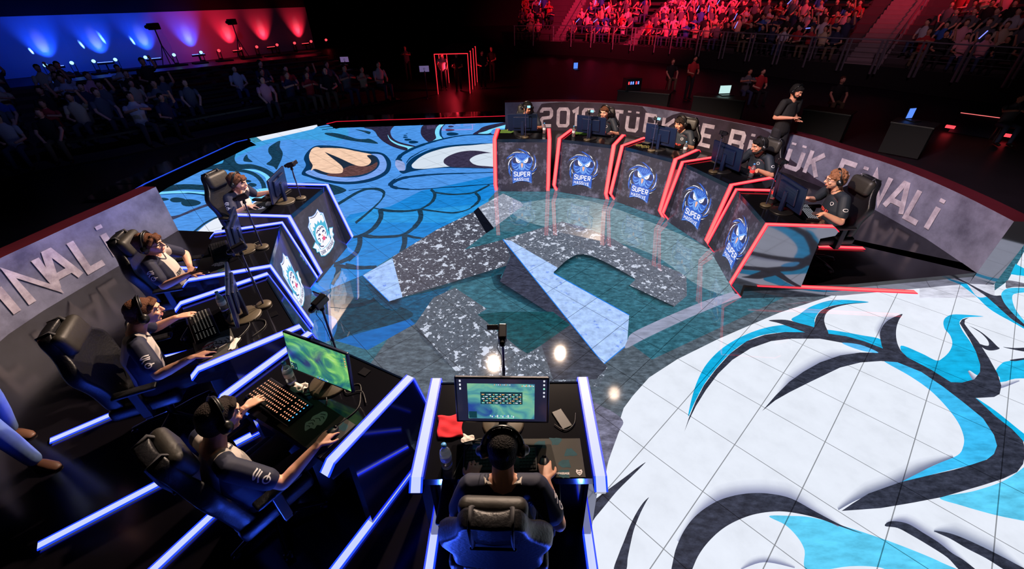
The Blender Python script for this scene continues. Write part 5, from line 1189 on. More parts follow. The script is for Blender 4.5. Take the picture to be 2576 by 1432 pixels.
for n in ml:
    J = PP[n]['J']; w_ = V(J['wrist'][-1]); hd = V(J['hdir'][-1]).normalized(); q = V((PP[n]['r'][0], PP[n]['r'][1], 0))+w_+hd*.105
    mouse(n, q.x, q.y, 0, ml[n])
pad('f', -.225,.575,0,.40,.24, PADD, 'dark mouse pad with teal haze and tiger head under the right hand at front centre', art_f)
pad('l4', -.22,.565,-4,.42,.26, PADD, 'dark mouse pad with grey tiger head right of the orange-lit keyboard', tiger_art((.02,-.02), .085, teal=((-.13,-.04),(-.15,-.08))))
pad('l3', -.30,.565,0,.34,.26, PADD, 'mouse pad with white tiger head and red streaks', tiger_art((.03,-.02), .11, True, ((.02,-.09),(-.06,-.10),(.07,-.07))))
pad('l2', -.24,.565,4,.38,.26, PADD, 'dark mouse pad with white print before the player with glasses', tiger_art((-.02,-.06), .07, teal=((-.15,-.09),)))
pad('l1', -.26,.565,0,.38,.26, PADD, 'dark mouse pad with pale print on the farthest blue desk', tiger_art((.0,-.04), .07, teal=((.1,.06),)))
pad('r1', -.31,.57,0,.26,.24, PADG, 'green mouse pad on the leftmost owl desk'); pad('r2', -.27,.57,0,.24,.24, PADG, 'green mouse pad on the second owl desk')
for n, wd in (('r3','middle'),('r4','fourth')): pad(n, -.27,.57,0,.28,.24, PADD, 'dark mouse pad on the %s owl desk' % wd)
pad('r5', -.27,.57,0,.28,.24, PADD, 'dark mouse pad before the ginger-haired player')
bottle('f', .345,.62, 'clear open water bottle near the red cloth'); bottle('l4', .21,.40, 'water bottle with blue cap behind the orange-lit keyboard'); bottle('l3', .16,.42, 'water bottle with blue cap on the middle blue desk')
bottle('r5', -.27,.36, 'red-lit bottle beside the camcorder pole on the nearest owl desk', True); bottle('r4', .34,.50, 'red-labelled bottle by the hand of the bearded player', True)
bottle('r3', .42,.42, 'water bottle on the right of the middle owl desk'); bottle('r2', -.33,.28, 'water bottle on the left of the second owl desk'); bottle('r1', .41,.42, 'water bottle at the right edge of the leftmost owl desk')
CLOR = mat('cloth_red', (206,30,46), .9); TIS = mat('paper_tissue', (214,204,196), .9)
def cloth(n, x, y, rz, w_, d, m, name, lab, cat, amp=.006, seed=3):
    p, r = T_(n, x, y, TZ+.004, rz); rr = random.Random(seed); b = MB(); N = 12; vs = []
    for i in range(N+1):
        for j in range(N+1):
            u, v = i/N-.5, j/N-.5; vs.append((u*w_+.004*sin(9*v), v*d+.004*cos(8*u), amp*(1+sin(7*u+3*v+seed)*cos(11*v+seed))))
    b.add(vs, [(i*(N+1)+j, (i+1)*(N+1)+j, (i+1)*(N+1)+j+1, i*(N+1)+j+1) for i in range(N) for j in range(N)])
    o = b.build(name, m, None, True); o.location = p; o.rotation_euler = (0,0,r); s = o.modifiers.new('t', 'SOLIDIFY'); s.thickness = .003; return tag(o, lab, cat)
cloth('f', .36,.37,6,.15,.16, CLOR, 'red_cloth', 'folded red cloth beside the score-table monitor', 'cloth')
cloth('f', .245,.46,-12,.07,.06, TIS, 'paper_tissue', 'small white paper at the corner of the red cloth', 'paper', .003, 5)
cloth('l4', .12,.415,20,.10,.08, TIS, 'paper_tissue', 'crumpled white paper behind the orange-lit keyboard', 'paper', .008, 8)
cloth('l3', -.36,.45,-30,.13,.045, TIS, 'paper_card', 'white paper card beside the red and white tiger pad', 'paper', .001, 2)
cloth('l1', -.12,.50,25,.16,.06, TIS, 'paper_sheet', 'white paper sheet at the hand on the farthest blue desk', 'paper', .002, 4)
for n, x, y, lab in (('l4',-.17,.10,'small square socket plate set in the desk top behind the green game monitor'),('l3',-.17,.12,'small square socket plate on the bare rear of the middle blue desk')):
    p, r = T_(n, x, y, TZ); b = MB(); b.rbox(-.035,.035,-.03,.03,0,.006,.002); o = b.build('socket_plate', CHM, None); o.location = p; o.rotation_euler = (0,0,r); tag(o, lab, 'socket')
p, r = T_('f', -.33,.32, TZ, 25); b = MB(); b.rbox(-.035,.035,-.07,.07,0,.008,.004); o = b.build('smartphone', PLB, None); o.location = p; o.rotation_euler = (0,0,r); tag(o, 'black phone lying right of the score-table monitor', 'phone')
CABM = mat('cable_black_rubber', (40,38,38), .5); CABO = mat('cable_olive', (110,104,60), .6); CABG = mat('cable_green', (90,200,60), .5, em=(90,200,60), es=.2)
def cables(n, pts, lab, m=CABM, rad=.0035, extra=()):
    root = empty('desk_cable', DL(n, pts[0][0], pts[0][1], TZ+.004), 0, lab, 'cable'); inv = root.location.copy()
    for k, q in enumerate((pts,)+tuple(extra)):
        b = MB(); b.tube([DL(n, a, c, TZ+.0045+(.003*k))-inv for a, c in crom(q, 6, False)], rad, 6); b.build('cable_strand', m, root, True)
cables('r3', [(-.42,.30),(-.36,.22),(-.30,.30),(-.24,.20),(-.18,.28),(-.12,.22)], 'tangled olive cables left on the middle owl desk', CABO, .004, ([(-.40,.22),(-.33,.32),(-.27,.24),(-.2,.34),(-.14,.26)],[(-.38,.27),(-.30,.21),(-.24,.31),(-.16,.22)]))
cables('l3', [(.02,.30),(-.06,.36),(-.16,.30),(-.26,.36),(-.32,.46),(-.26,.56)], 'thin looping cables on the middle blue desk', CABM, .0035, ([(.0,.22),(-.1,.3),(-.2,.2),(-.3,.22),(-.36,.32)],[(.18,.36),(.1,.42),(.05,.36),(-.03,.27)]))
cables('l4', [(-.02,.20),(-.14,.26),(-.22,.2),(-.30,.27),(-.36,.36),(-.34,.50)], 'dark cables behind the green game monitor', CABM, .0035, ([(.02,.36),(-.04,.43),(-.10,.38),(-.16,.44)],[(-.10,.22),(-.20,.30),(-.28,.24),(-.38,.30)],[(.12,.36),(.06,.44),(0,.38)]))
cables('f', [(.30,.68),(.27,.58),(.22,.48),(.14,.45),(.06,.46)], 'thin cable running past the bottle on the front centre desk', CABM, .003, ([(-.28,.36),(-.34,.40),(-.40,.36),(-.42,.28)],[(.30,.50),(.20,.47),(.1,.50)]))
cables('l2', [(.05,.18),(.0,.26),(-.08,.22),(-.12,.32)], 'cables by the camcorder base on the second farthest blue desk', CABM, .0035, ([(.0,.15),(.06,.24),(.12,.2)],))
cables('r5', [(-.05,.28),(.05,.36),(.12,.30),(.2,.38)], 'dark cable behind the monitor on the nearest owl desk', CABM)
# ================================================================ hall beyond the ring
DRAPE = mat('hall_black_drape', (8,6,10), .95)
def wallbox(name, x0, x1, y0, y1, z0, z1, m=DRAPE):
    b = MB(); b.box(x0, x1, y0, y1, z0, z1); o = b.build(name, m); o['kind'] = 'structure'; return o
wallbox('wall_far', -60, 60, 62, 62.4, -.3, 16); wallbox('wall_west', -60.4, -60, -8, 62, -.3, 16); wallbox('wall_east', 60, 60.4, -8, 62, -.3, 16); wallbox('wall_near', -60, 60, -8.4, -8, -.3, 16); wallbox('ceiling', -60, 60, -8, 62, 16, 16.3)

# ---- washed back wall on the left
cyc = [G(u, v, .3).xy for u, v in ((-260,205),(0,184),(200,166),(400,150),(600,130),(790,110))]
cl = smooth_line(cyc, 5)
CYM = mat('pale_wall_cloth', (190,186,196), .9)
b = MB()
for a, c in zip(cl[:-1], cl[1:]): b.mi = 0; b.quad((a.x,a.y,0),(c.x,c.y,0),(c.x,c.y,2.72),(a.x,a.y,2.72)); b.mi = 1; b.quad((a.x,a.y,2.72),(c.x,c.y,2.72),(c.x,c.y,9),(a.x,a.y,9))
o = b.build('wall_back_left', [CYM, DRAPE]); o['kind'] = 'structure'
def off_wall(u, v, z, d):
    """point d in front of the washed wall under photo column u"""
    p = G(u, v, .3).xy; best = min(cl, key=lambda q: (q-p).length); i = min(max(cl.index(best), 1), len(cl)-2); t = (cl[i+1]-cl[i-1]).normalized(); n_ = V((t.y, -t.x))
    if n_.y > 0: n_ = -n_
    # project on the wall line, then step out
    q = cl[i]+t*((p-cl[i]).dot(t)); r = q+n_*d; return V((r.x, r.y, z)), V((q.x, q.y, z)), t
HSGM = mat('stage_lamp_housing', (14,14,18), .5)
LMB = mat('stage_lamp_blue_glow', (60,90,255), .3, em=(96,130,255), es=2.2); LMR = mat('stage_lamp_red_glow', (255,40,60), .3, em=(255,60,70), es=2.0); LMW = mat('stage_lamp_cyan_glow', (150,220,255), .3, em=(140,215,255), es=2.4)
def bar_light(u, v, red, wdt=.75, pw=60):
    p, q, t = off_wall(u, v, .42, .55); c_ = (1,.02,.05) if red else (.01,.07,1)
    wd = ('red' if red else 'blue')
    root = empty('stage_light_bar', p, atan2(t.y, t.x), '%s light bar washing the back wall, one of a row' % wd if False else 'glowing %s light bar at the foot of the back wall' % wd, 'stage light', '%s light bars along the back wall' % wd)
    b = MB(); b.rbox(-wdt/2,wdt/2,-.06,.06,-.10,0,.01); b.box(-.03,.03,-.03,.03,-.42,-.10); b.build('lamp_housing', HSGM, root)
    b = MB(); b.box(-wdt/2+.03,wdt/2-.03,-.045,.045,0,.025); b.build('lamp_lens', LMR if red else LMB, root)
    for w_, e_, sz in ((p, pw*5, 70), (p, pw*1.3, 30)):
        s_ = spot('wall_wash_lamp', (w_.x, w_.y, .5), (q.x, q.y, 1.65 if sz > 40 else 1.4), e_, c_ if sz > 40 else ((1,.25,.3) if red else (.35,.4,1)), sz, .9, .05); s_.parent = root; s_.matrix_parent_inverse = root.matrix_world.inverted() if False else (Matrix.Translation(root.location) @ Matrix.Rotation(root.rotation_euler.z, 4, 'Z')).inverted()
for u, v in ((135,170),(268,162),(385,152),(490,141)): bar_light(u, v, False)
for u, v in ((585,131),(665,122),(752,113)): bar_light(u, v, True, .6, 42)
def head_light(u, v, red, beam=None):
    p, q, t = off_wall(u, v, .55, .9)
    root = empty('moving_head_light', p, atan2(t.y, t.x), 'small %s stage lamp on the ledge under the back wall' % ('red' if red else 'pale blue'), 'stage light', '%s spot lamps along the back wall' % ('red' if red else 'blue'))
    b = MB(); b.rbox(-.10,.10,-.10,.10,-.55,-.42,.01); b.box(-.11,-.085,-.03,.03,-.42,-.02); b.box(.085,.11,-.03,.03,-.42,-.02); b.build('lamp_base', HSGM, root)
    b = MB(); b.ell((0,0,-.02), (.085,.11,.085)); b.build('lamp_head', HSGM, root, True)
    b = MB(); b.tube([(0,-.08,.0),(0,-.125,.012)], .085, 14); b.build('lamp_lens', LMR if red else LMW, root, True)
    if beam: s_ = spot('beam_lamp', (q.x+(p.x-q.x)*.25, q.y+(p.y-q.y)*.25, .6), (q.x-.9*beam, q.y, 2.9), 1500, (.10,.3,1), 7, .6, .03)
for u, v, r_, bm_ in ((105,169,0,1),(173,163,0,0),(243,159,0,.9),(298,154,0,.6),(359,149,0,.8),(408,144,0,0),(468,138,0,0),(510,134,1,0),(565,129,1,0),(604,125,1,0),(655,120,1,0),(690,115,1,0),(735,111,1,0),(770,107,1,0)): head_light(u, v, r_, bm_)
for u_, c_, e_ in ((60,(.0,.05,1),1500),(260,(.0,.05,1),1500),(430,(.0,.05,1),1300),(600,(1,.01,.05),900),(730,(1,.01,.05),900)):
    p_, q_, t_ = off_wall(u_, 150, 6.5, 7); spot('wall_flood', p_, (q_.x, q_.y, 1.7), e_*.75, c_, 36, .9, .3)
def tripod_camera(u, v, z, lab):
    p = G(u, v, z); root = empty('tripod_camera', p, 0, lab, 'camera'); b = MB()
    for k in range(3):
        a = 2*pi*k/3; b.tube([(.35*cos(a), .35*sin(a), 0), (0,0,1.0)], .02, 6)
    b.tube([(0,0,1.0),(0,0,1.7)], .03, 8); b.build('tripod', HSGM, root)
    b = MB(); b.rbox(-.14,.14,-.3,.3,1.7,2.0,.03); b.tube([(0,-.3,1.85),(0,-.52,1.85)], .09, 12); b.build('camera_body', HSGM, root); return root
tripod_camera(428, 165, .3, 'dark camera on a tall tripod before the blue-lit wall'); tripod_camera(612, 142, .3, 'dark camera on a tall tripod before the red-lit wall')

# ---- strips on the kerb of the LED floor
def kerb(pts, red, lab):
    q = [G(u, v, .10) for u, v in pts]; root = empty('kerb_light_strip', (q[0].x, q[0].y, 0), 0, lab, 'light strip'); o_ = root.location.copy()
    b = MB(); c_ = MB(); c2 = V((0, 8, 0))
    for a, e in zip(q[:-1], q[1:]):
        d = (e-a).normalized(); n_ = V((-d.y, d.x, 0)); n_ = n_ if n_.dot(c2-a) < 0 else -n_
        i0, i1, j0, j1 = a-n_*.45, e-n_*.45, a+n_*.7, e+n_*.7
        for s0, s1, z0, z1 in ((i0, i1, .01, None), ):
            b.add([V((p.x, p.y, z))-o_ for p, z in ((i0,.01),(i1,.01),(e,.09),(a,.09),(j1,.09),(j0,.09))], [(0,1,2,3),(3,2,4,5)])
        c_.add([V((p.x, p.y, z))-o_ for p, z in ((a-n_*.018,.094),(e-n_*.018,.094),(e+n_*.018,.094),(a+n_*.018,.094))], [(0,1,2,3)])
    b.build('kerb', BLK, root); c_.build('led_strip', mat('kerb_led_red', (255,30,60), .4, em=(255,34,64), es=1.3) if red else mat('kerb_led_blue', (30,60,255), .4, em=(38,84,255), es=1.2), root)
kerb([(300,498),(365,461),(592,357),(622,350)], False, 'thin blue light strip along the kerb behind the farthest blue desk')
kerb([(821,311),(846,305),(1060,298),(1271,291)], True, 'thin red light strip along the far kerb of the glowing floor')

# ---- red-lit gate of portal frames
g0, g1 = G(1103,236,0), G(1183,234,0); g3 = G(1201,206,0)
gw = (g1-g0); dep = (g3-g1)
root = empty('light_tunnel', g0, 0, 'entrance tunnel of red light portals on the dark floor', 'tunnel')
GLR = mat('portal_red_tube', (255,40,50), .4, em=(255,44,58), es=1.25)
hz = 1.40
for k in range(4):
    a = dep*(k/3); c_ = gw+dep*(k/3)
    b = MB(); b.tube([a+V((0,0,0)), a+V((0,0,hz)), c_+V((0,0,hz)), c_], .035, 6); fr = b.build('portal_frame', HSGM, root)
    b = MB()
    for p0, p1 in ((a+V((0,-.04,0)), a+V((0,-.04,hz))), (a+V((0,-.04,hz)), c_+V((0,-.04,hz))), (c_+V((0,-.04,hz)), c_+V((0,-.04,0)))): b.tube([p0, p1], .014, 6)
    b.build('light_tube', GLR, fr)
b = MB(); b.add([V((0,0,hz+.02)), gw+V((0,0,hz+.02)), gw+dep*1.6+V((0,0,hz+.02)), dep*1.6+V((0,0,hz+.02))], [(0,1,2,3)]); b.build('tunnel_roof', DRAPE, root)
l = bpy.data.lights.new('tunnel_glow', 'POINT'); l.energy = 90; l.color = (1,.03,.06); l.shadow_soft_size = .1; lo = bpy.data.objects.new('tunnel_glow', l); COL.objects.link(lo); lo.location = g0+gw*.5+dep*.3+V((0,0,.8))

# ================================================================ spectators
SK_R = random.Random(11)
def crowd_mesh(kind, shirt, tro, hair, sk, arms=0, rr=None):
    """small seated (or standing) figure with head, hair, torso, bent arms, thighs and shanks"""
    b = MB(); mats_ = [sk, shirt, tro, hair, SHOB]
    if kind == 'sit': hipz, kn, an = .46, (.12,-.42,.47), (.13,-.40,.06)
    else: hipz, kn, an = .88, (.10,-.02,.48), (.10,0,.06)
    b.mi = 1; b.tube([(0,.02,hipz),(0,.0,hipz+.22),(0,-.02,hipz+.42),(0,-.02,hipz+.50)], 1, 9, flat=[(.15,.10),(.15,.10),(.19,.10),(.09,.07)], up=(1,0,0))
    b.mi = 0; b.tube([(0,-.02,hipz+.48),(0,-.03,hipz+.58)], .05, 7); b.ell((0,-.045,hipz+.66), (.072,.085,.105), None, 9, 7); b.ell((0,-.13,hipz+.65), (.014,.02,.02), None, 6, 5)
    b.mi = 3; b.ell((0,-.02,hipz+.70), (.08,.095,.085), None, 9, 6)
    for s in (-1, 1):
        sh_, el, wr = (s*.18,-.01,hipz+.42), (s*.24,-.08,hipz+.18), (s*.10,-.26,hipz+.14)
        if arms == 1: el, wr = (s*.25,-.14,hipz+.34), (s*.05,-.28,hipz+.40)
        if arms == 2 and s > 0: el, wr = (s*.27,-.1,hipz+.52), (s*.2,-.15,hipz+.80)
        if arms == 3: el, wr = (s*.23,-.16,hipz+.24), (s*.14,-.38,hipz+.06)
        b.mi = 1; m_ = tuple((p+q)/2 for p, q in zip(sh_, el)); b.tube([sh_, m_], [.06,.055], 7)
        b.mi = 0; b.tube([m_, el, wr], [.042,.038,.03], 6); b.ell(wr, (.04,.045,.03), None, 6, 5)
        b.mi = 2; b.tube([(s*.09,0,hipz-.02),(s*kn[0],kn[1],kn[2]),(s*an[0],an[1],an[2])], [.085,.065,.045], 7)
        b.mi = 4; b.tube([(s*an[0],an[1]+.03,.04),(s*an[0],an[1]-.16,.035)], [.045,.035], 6)
    o = b.build('spectator', mats_, None, True); me_ = o.data; bpy.data.objects.remove(o); return me_
def cm(nm, c): return mat('crowd_'+nm, c, .85)
SH = [('white',(180,176,182)),('grey',(92,92,98)),('black',(22,20,24)),('navy',(34,40,70)),('red',(170,40,44)),('blue',(50,90,170)),('pink',(220,150,160)),('beige',(190,170,140))]
TR = [('black',(22,20,26)),('jeans',(46,58,92)),('khaki',(96,82,62)),('dark_grey',(52,52,58))]
VAR = []
for i, (nm, c) in enumerate(SH):
    for a_ in range(3):
        t = TR[(i+a_*2+(1 if i%3==0 else 0))%4]; VAR.append((nm, crowd_mesh('sit', cm(nm+'_shirt', c), cm(t[0]+'_trousers', t[1]), (HAIRX, HAIRD, HAIRB)[(i+a_)%3], (SKIN, SKIN2)[(i+a_)%2], (0,1,3,2)[(a_+i)%4])))
STV = {nm: crowd_mesh('stand', cm(nm+'_shirt', dict(SH)[nm]), cm('black_trousers', TR[0][1]), HAIRX, SKIN2, a_) for nm, a_ in (('black',0),('white',3),('grey',1),('red',0))}
SEATM = mat('stand_seat_plastic', (60,22,30), .6)
def add_person(me_, p, rz, lab, grp, sc=1.0, name='spectator'):
    o = bpy.data.objects.new(name, me_); COL.objects.link(o); o.location = p; o.rotation_euler = (0,0,rz); o.scale = (sc,)*3
    tag(o, lab, 'person', grp); return o
STEP = mat('stand_step_concrete', (60,50,54), .8, var=.2, vscale=4); STAIRM = mat('stair_concrete', (120,106,110), .8, var=.15, vscale=3); RAILM = mat('rail_brushed_steel', (150,150,160), .35, metal=.6)
def block(name, line, rows, z0, rise, tread, outward, first=.35):
    """stepped grandstand deck: structure"""
    b = MB(); n = len(line)
    nr = []
    for i in range(n):
        t = (line[min(i+1,n-1)]-line[max(i-1,0)]).normalized(); nn = V((-t.y, t.x))*outward; nr.append(nn)
    for k in range(rows+2):
        d0 = 0 if k == 0 else first+tread*k-.12; d1 = first+tread*(k+1)-.12; z = z0+rise*k
        for i in range(n-1):
            a, c = line[i]+nr[i]*d0, line[i+1]+nr[i+1]*d0; e, f = line[i+1]+nr[i+1]*d1, line[i]+nr[i]*d1
            b.quad((a.x,a.y,z),(c.x,c.y,z),(e.x,e.y,z),(f.x,f.y,z)); zz = 0 if k == 0 else z-rise; b.mi = 1 if k == 0 else 0; b.quad((a.x,a.y,zz),(c.x,c.y,zz),(c.x,c.y,z),(a.x,a.y,z)); b.mi = 0
    o = b.build(name, [STEP, DRAPE]); o['kind'] = 'structure'; return nr
# ---- right stand
SZ = .75
rl = [(1292,104),(1380,104),(1490,108),(1640,118),(1790,130),(1920,142),(2040,154),(2205,166),(2330,178),(2450,190),(2600,204)]
RLs = smooth_line([G(u, v, SZ).xy for u, v in rl], 4)
nrm_r = block('floor_stand_right', RLs, 9, SZ, .30, .66, 1)
def along(line, s):
    acc = 0
    for i in range(1, len(line)):
        l_ = (line[i]-line[i-1]).length
        if acc+l_ >= s or i == len(line)-1:
            t = (s-acc)/l_; p = line[i-1].lerp(line[i], t); d = (line[i]-line[i-1]).normalized(); return p, d
        acc += l_
LEN = sum((b_-a).length for a, b_ in zip(RLs[:-1], RLs[1:]))
fS, invS = arc_map(RLs, 0)
aisles = [(invS(G(u, v, SZ).xy), w_) for u, v, w_ in ((1400,104,.62),(1580,113,.45),(2165,163,.95))]
cand = []
for k in range(9):
    s = .3+SK_R.uniform(0,.3)
    while s < LEN-.3:
        if all(abs(s-a) > w_+.1 for a, w_ in aisles) and SK_R.random() < .95:
            p, d = along(RLs, s); n_ = V((-d.y, d.x)); q = p+n_*(.62+.66*k+SK_R.uniform(-.06,.06)); cand.append((k, s, q, n_, d))
        s += .53+SK_R.uniform(-.03,.05)
def ppx(p):
    v_ = (CM.transposed() @ (p-V((0,0,CH)))); return 1288+FPX*v_.x/-v_.z, 716+PY-FPX*v_.y/-v_.z
vis = []
for k, s, q, n_, d in cand:
    z = SZ+.30*k; u, v = ppx(V((q.x, q.y, z+.8)))
    if -8 < v and u < 2590: vis.append(((q.x**2+q.y**2), k, s, q, n_, d, z))
vis.sort(key=lambda t: t[0])
NR = 198
wtn = {0:.22,1:.16,2:.24,3:.10,4:.10,5:.05,6:.08,7:.05}
def pick():
    r = SK_R.random(); acc = 0
    for i, w_ in wtn.items():
        acc += w_
        if r < acc: return i*3+SK_R.randrange(3)
    return 0
labs = {nm: 'seated spectator in a %s shirt in the red-lit stand on the right' % nm for nm, _ in SH}
rest = MB(); rest_m = []
for i, (_, k, s, q, n_, d, z) in enumerate(vis):
    nm, me_ = VAR[pick()]; rz = atan2(n_.y, n_.x)-pi/2+SK_R.uniform(-.35,.35); sc = SK_R.uniform(.9,1.04)
    if i < NR: add_person(me_, (q.x, q.y, z), rz, labs[nm], 'spectators in %s shirts in the red-lit stand' % nm, sc)
    else:
        M = Matrix.Translation((q.x, q.y, z)) @ Matrix.Rotation(rz, 4, 'Z') @ Matrix.Diagonal((sc, sc, sc, 1)); k0 = len(rest.v)
        rest.v += [tuple(M @ v.co) for v in me_.vertices]
        for p_ in me_.polygons:
            m_ = me_.materials[p_.material_index]
            if m_ not in rest_m: rest_m.append(m_)
            rest.f.append(tuple(v+k0 for v in p_.vertices)); rest.m.append(rest_m.index(m_))
if rest.v:
    o = rest.build('spectator_crowd', rest_m, None, True, fix=False); tag(o, 'dense red-lit crowd in the upper rows of the right stand', 'crowd', None, 'stuff')
# seat rows behind people: one bench riser per row (structure of the stand)
b = MB()
for k in range(9):
    for i in range(len(RLs)-1):
        s0 = sum((RLs[j+1]-RLs[j]).length for j in range(i)); sm_ = s0+(RLs[i+1]-RLs[i]).length/2
        if any(abs(sm_-a) < w_+.2 for a, w_ in aisles): continue
        for dd, z0_, z1_ in ((.62+.66*k-.18, .36, .42), ):
            a, c = RLs[i]+nrm_r[i]*(.50+.66*k), RLs[i+1]+nrm_r[i+1]*(.50+.66*k); e, f = RLs[i+1]+nrm_r[i+1]*(.86+.66*k), RLs[i]+nrm_r[i]*(.86+.66*k); z = SZ+.30*k
            b.add([(p.x,p.y,z+h) for h in (.34,.40) for p in (a,c,e,f)], [(0,1,2,3),(4,5,6,7),(0,1,5,4),(2,3,7,6)])
o = b.build('trim_stand_benches', SEATM); o['kind'] = 'structure'
for a_, w_ in aisles:   # stair flights
    b = MB(); p, d = along(RLs, a_); n_ = V((-d.y, d.x))
    for k in range(22):
        c0 = p+n_*(.1+.33*k); c1 = p+n_*(.1+.33*(k+1)); hw = w_*.62; z = SZ+.15*k+.02
        b.add([(q.x,q.y,h) for h in (z-.17,z+.015) for q in (c0-d*hw,c0+d*hw,c1+d*hw,c1-d*hw)], [(0,1,2,3),(4,5,6,7),(0,1,5,4),(1,2,6,5),(3,0,4,7)])
    o = b.build('trim_stair_flight', STAIRM); o['kind'] = 'structure'
# railing of glass-less posts with steel rails
root = empty('grandstand_railing', (RLs[0].x, RLs[0].y, SZ), 0, 'steel railing with paired posts along the front of the right stand', 'railing'); o_ = root.location.copy()
b = MB()
for h in (.30,.50,.70,.86):
    b.tube([V((p.x, p.y, SZ+h))-o_ for p in RLs], .022 if h == .86 else .006, 6, cap=False)
b.build('rails', RAILM, root)
for u, v in ((1298,104),(1345,104),(1395,104),(1440,106),(1490,108),(1545,112),(1590,115),(1650,119),(1690,122),(1755,128),(1815,133),(1882,139),(1952,146),(2030,153),(2115,160),(2200,168),(2300,176),(2410,187),(2540,199)):
    p = G(u, v, SZ); b = MB()
    for s in (-.09, .09):
        if u < 1700 and s > 0 and u not in (1490,1590): continue
        b.box(p.x-o_.x+s-.022, p.x-o_.x+s+.022, p.y-o_.y-.03, p.y-o_.y+.03, -.25, .88)
    b.build('rail_post', RAILM, root)
for a_, w_ in aisles[::2]:
    root = empty('stair_handrail', (0,0,0), 0, 'steel handrail climbing beside the %s stairs of the right stand' % ('leftmost' if a_ < 5 else 'right-hand'), 'handrail'); p, d = along(RLs, a_); n_ = V((-d.y, d.x)); b = MB()
    root.location = (p.x, p.y, SZ)
    q0 = d*(w_*.62); b.tube([V((q0.x, q0.y, .5))+V((n_.x, n_.y, .455))*t for t in (0, 6.5)], .022, 6)
    for t in (0, 2, 4, 6): e = V((q0.x, q0.y, 0))+V((n_.x, n_.y, .455))*t; b.tube([e+V((0,0,-.1)), e+V((0,0,.5))], .018, 6)
    b.build('handrail_tube', RAILM, root)
GLW = mat('glow_stick_blue', (120,120,255), .3, em=(120,130,255), es=1.6)
for i, (u, v, a_) in enumerate(((1362,6,.4),(1478,55,.9),(1450,66,.8),(1495,2,.2),(1503,16,1),(1751,15,.3),(1768,28,.0),(1846,45,.3),(1960,10,.7),(2000,62,1.5),(1822,90,.3),(2455,68,.6),(1790,3,.5))):
    # held above the heads of the nearest row
    p = min(vis, key=lambda t: abs(ppx(V((t[3].x, t[3].y, t[6]+1.15)))[0]-u)+1.5*abs(ppx(V((t[3].x, t[3].y, t[6]+1.15)))[1]-v)); q = V((p[3].x, p[3].y, p[6]+1.12))+V((.2,-.3,0))
    b = MB(); b.tube([(-.13*sin(a_),0,-.13*cos(a_)),(.13*sin(a_),0,.13*cos(a_))], .016, 8); o = b.build('glow_stick', GLW, None, True); o.location = q; tag(o, 'blue glow stick held up in the red-lit crowd', 'glow stick', 'blue glow sticks in the red-lit stand')
spot('stand_red_wash', (6, 8, 12), (9, 33, 4.2), 70000, (1, .02, .10), 40, .9, .4)
spot('stand_red_wash', (16, 8, 12), (18, 26, 3.4), 15000, (1, .03, .08), 46, .9, .4)
spot('stand_fill', (4, 4, 10), (13, 26, 1.5), 1900, (1, .55, .75), 60, .9, .4)

# ---- left floor seating in the dark
LZ = .05
L0 = [G(u, v, LZ).xy for u, v in ((-160,500),(-60,470),(60,436),(300,392),(480,352),(640,318),(800,286),(1010,250))]
LLs = smooth_line(L0, 4)
block('floor_stand_left', LLs, 7, LZ, .10, .95, 1, .3)
ll = {nm: 'seated spectator in a %s shirt in the dark blue-lit seating on the left' % nm for nm, _ in SH}
LL = sum((b_-a).length for a, b_ in zip(LLs[:-1], LLs[1:]))
CHM2 = mat('folding_chair_black', (16,16,20), .5)
n_left = 0
for k in range(8):
    s = .2+SK_R.uniform(0,.3)
    while s < LL-.1:
        if SK_R.random() < .86 and not (LL*.5 < s < LL*.5+1.3) and n_left < 98:
            ss = min(max(s, .01), LL-.01); p, d = along(LLs, ss); p = p+d*(s-ss); nn = V((-d.y, d.x)); q = p+nn*(.62+.95*k)
            u, v = ppx(V((q.x, q.y, LZ+.10*k+.7)))
            if -20 < u < 1060 and v > 190:
                nm, me_ = VAR[pick()]; add_person(me_, (q.x, q.y, LZ+.10*k), atan2(nn.y, nn.x)-pi/2+SK_R.uniform(-.3,.3), ll[nm], 'spectators in %s shirts in the dark left seating' % nm, SK_R.uniform(.92,1.05)); n_left += 1
        s += .61+SK_R.uniform(-.03,.10)
b = MB()
for k in range(8):
    for i in range(len(LLs)-1):
        d = (LLs[i+1]-LLs[i]).normalized(); nn = V((-d.y, d.x)); a, c = LLs[i]+nn*(.52+.95*k), LLs[i+1]+nn*(.52+.95*k); e, f = c+nn*.36, a+nn*.36; z = LZ+.10*k
        b.add([(p.x,p.y,z+h) for h in (.36,.41) for p in (a,c,e,f)], [(0,1,2,3),(4,5,6,7),(0,1,5,4),(2,3,7,6)])
o = b.build('trim_seat_rows', CHM2); o['kind'] = 'structure'
spot('left_blue_wash', (-4, 6, 9), (-13, 17, .6), 520, (.14, .22, 1), 62, .9, .4)
spot('left_soft_wash', (2, 8, 9), (-8, 21, .6), 60, (.8, .45, .9), 50, .9, .4)
spot('far_red_wash', (2, 10, 10), (2.5, 16.5, 0), 300, (1, .04, .12), 60, .9, .5)
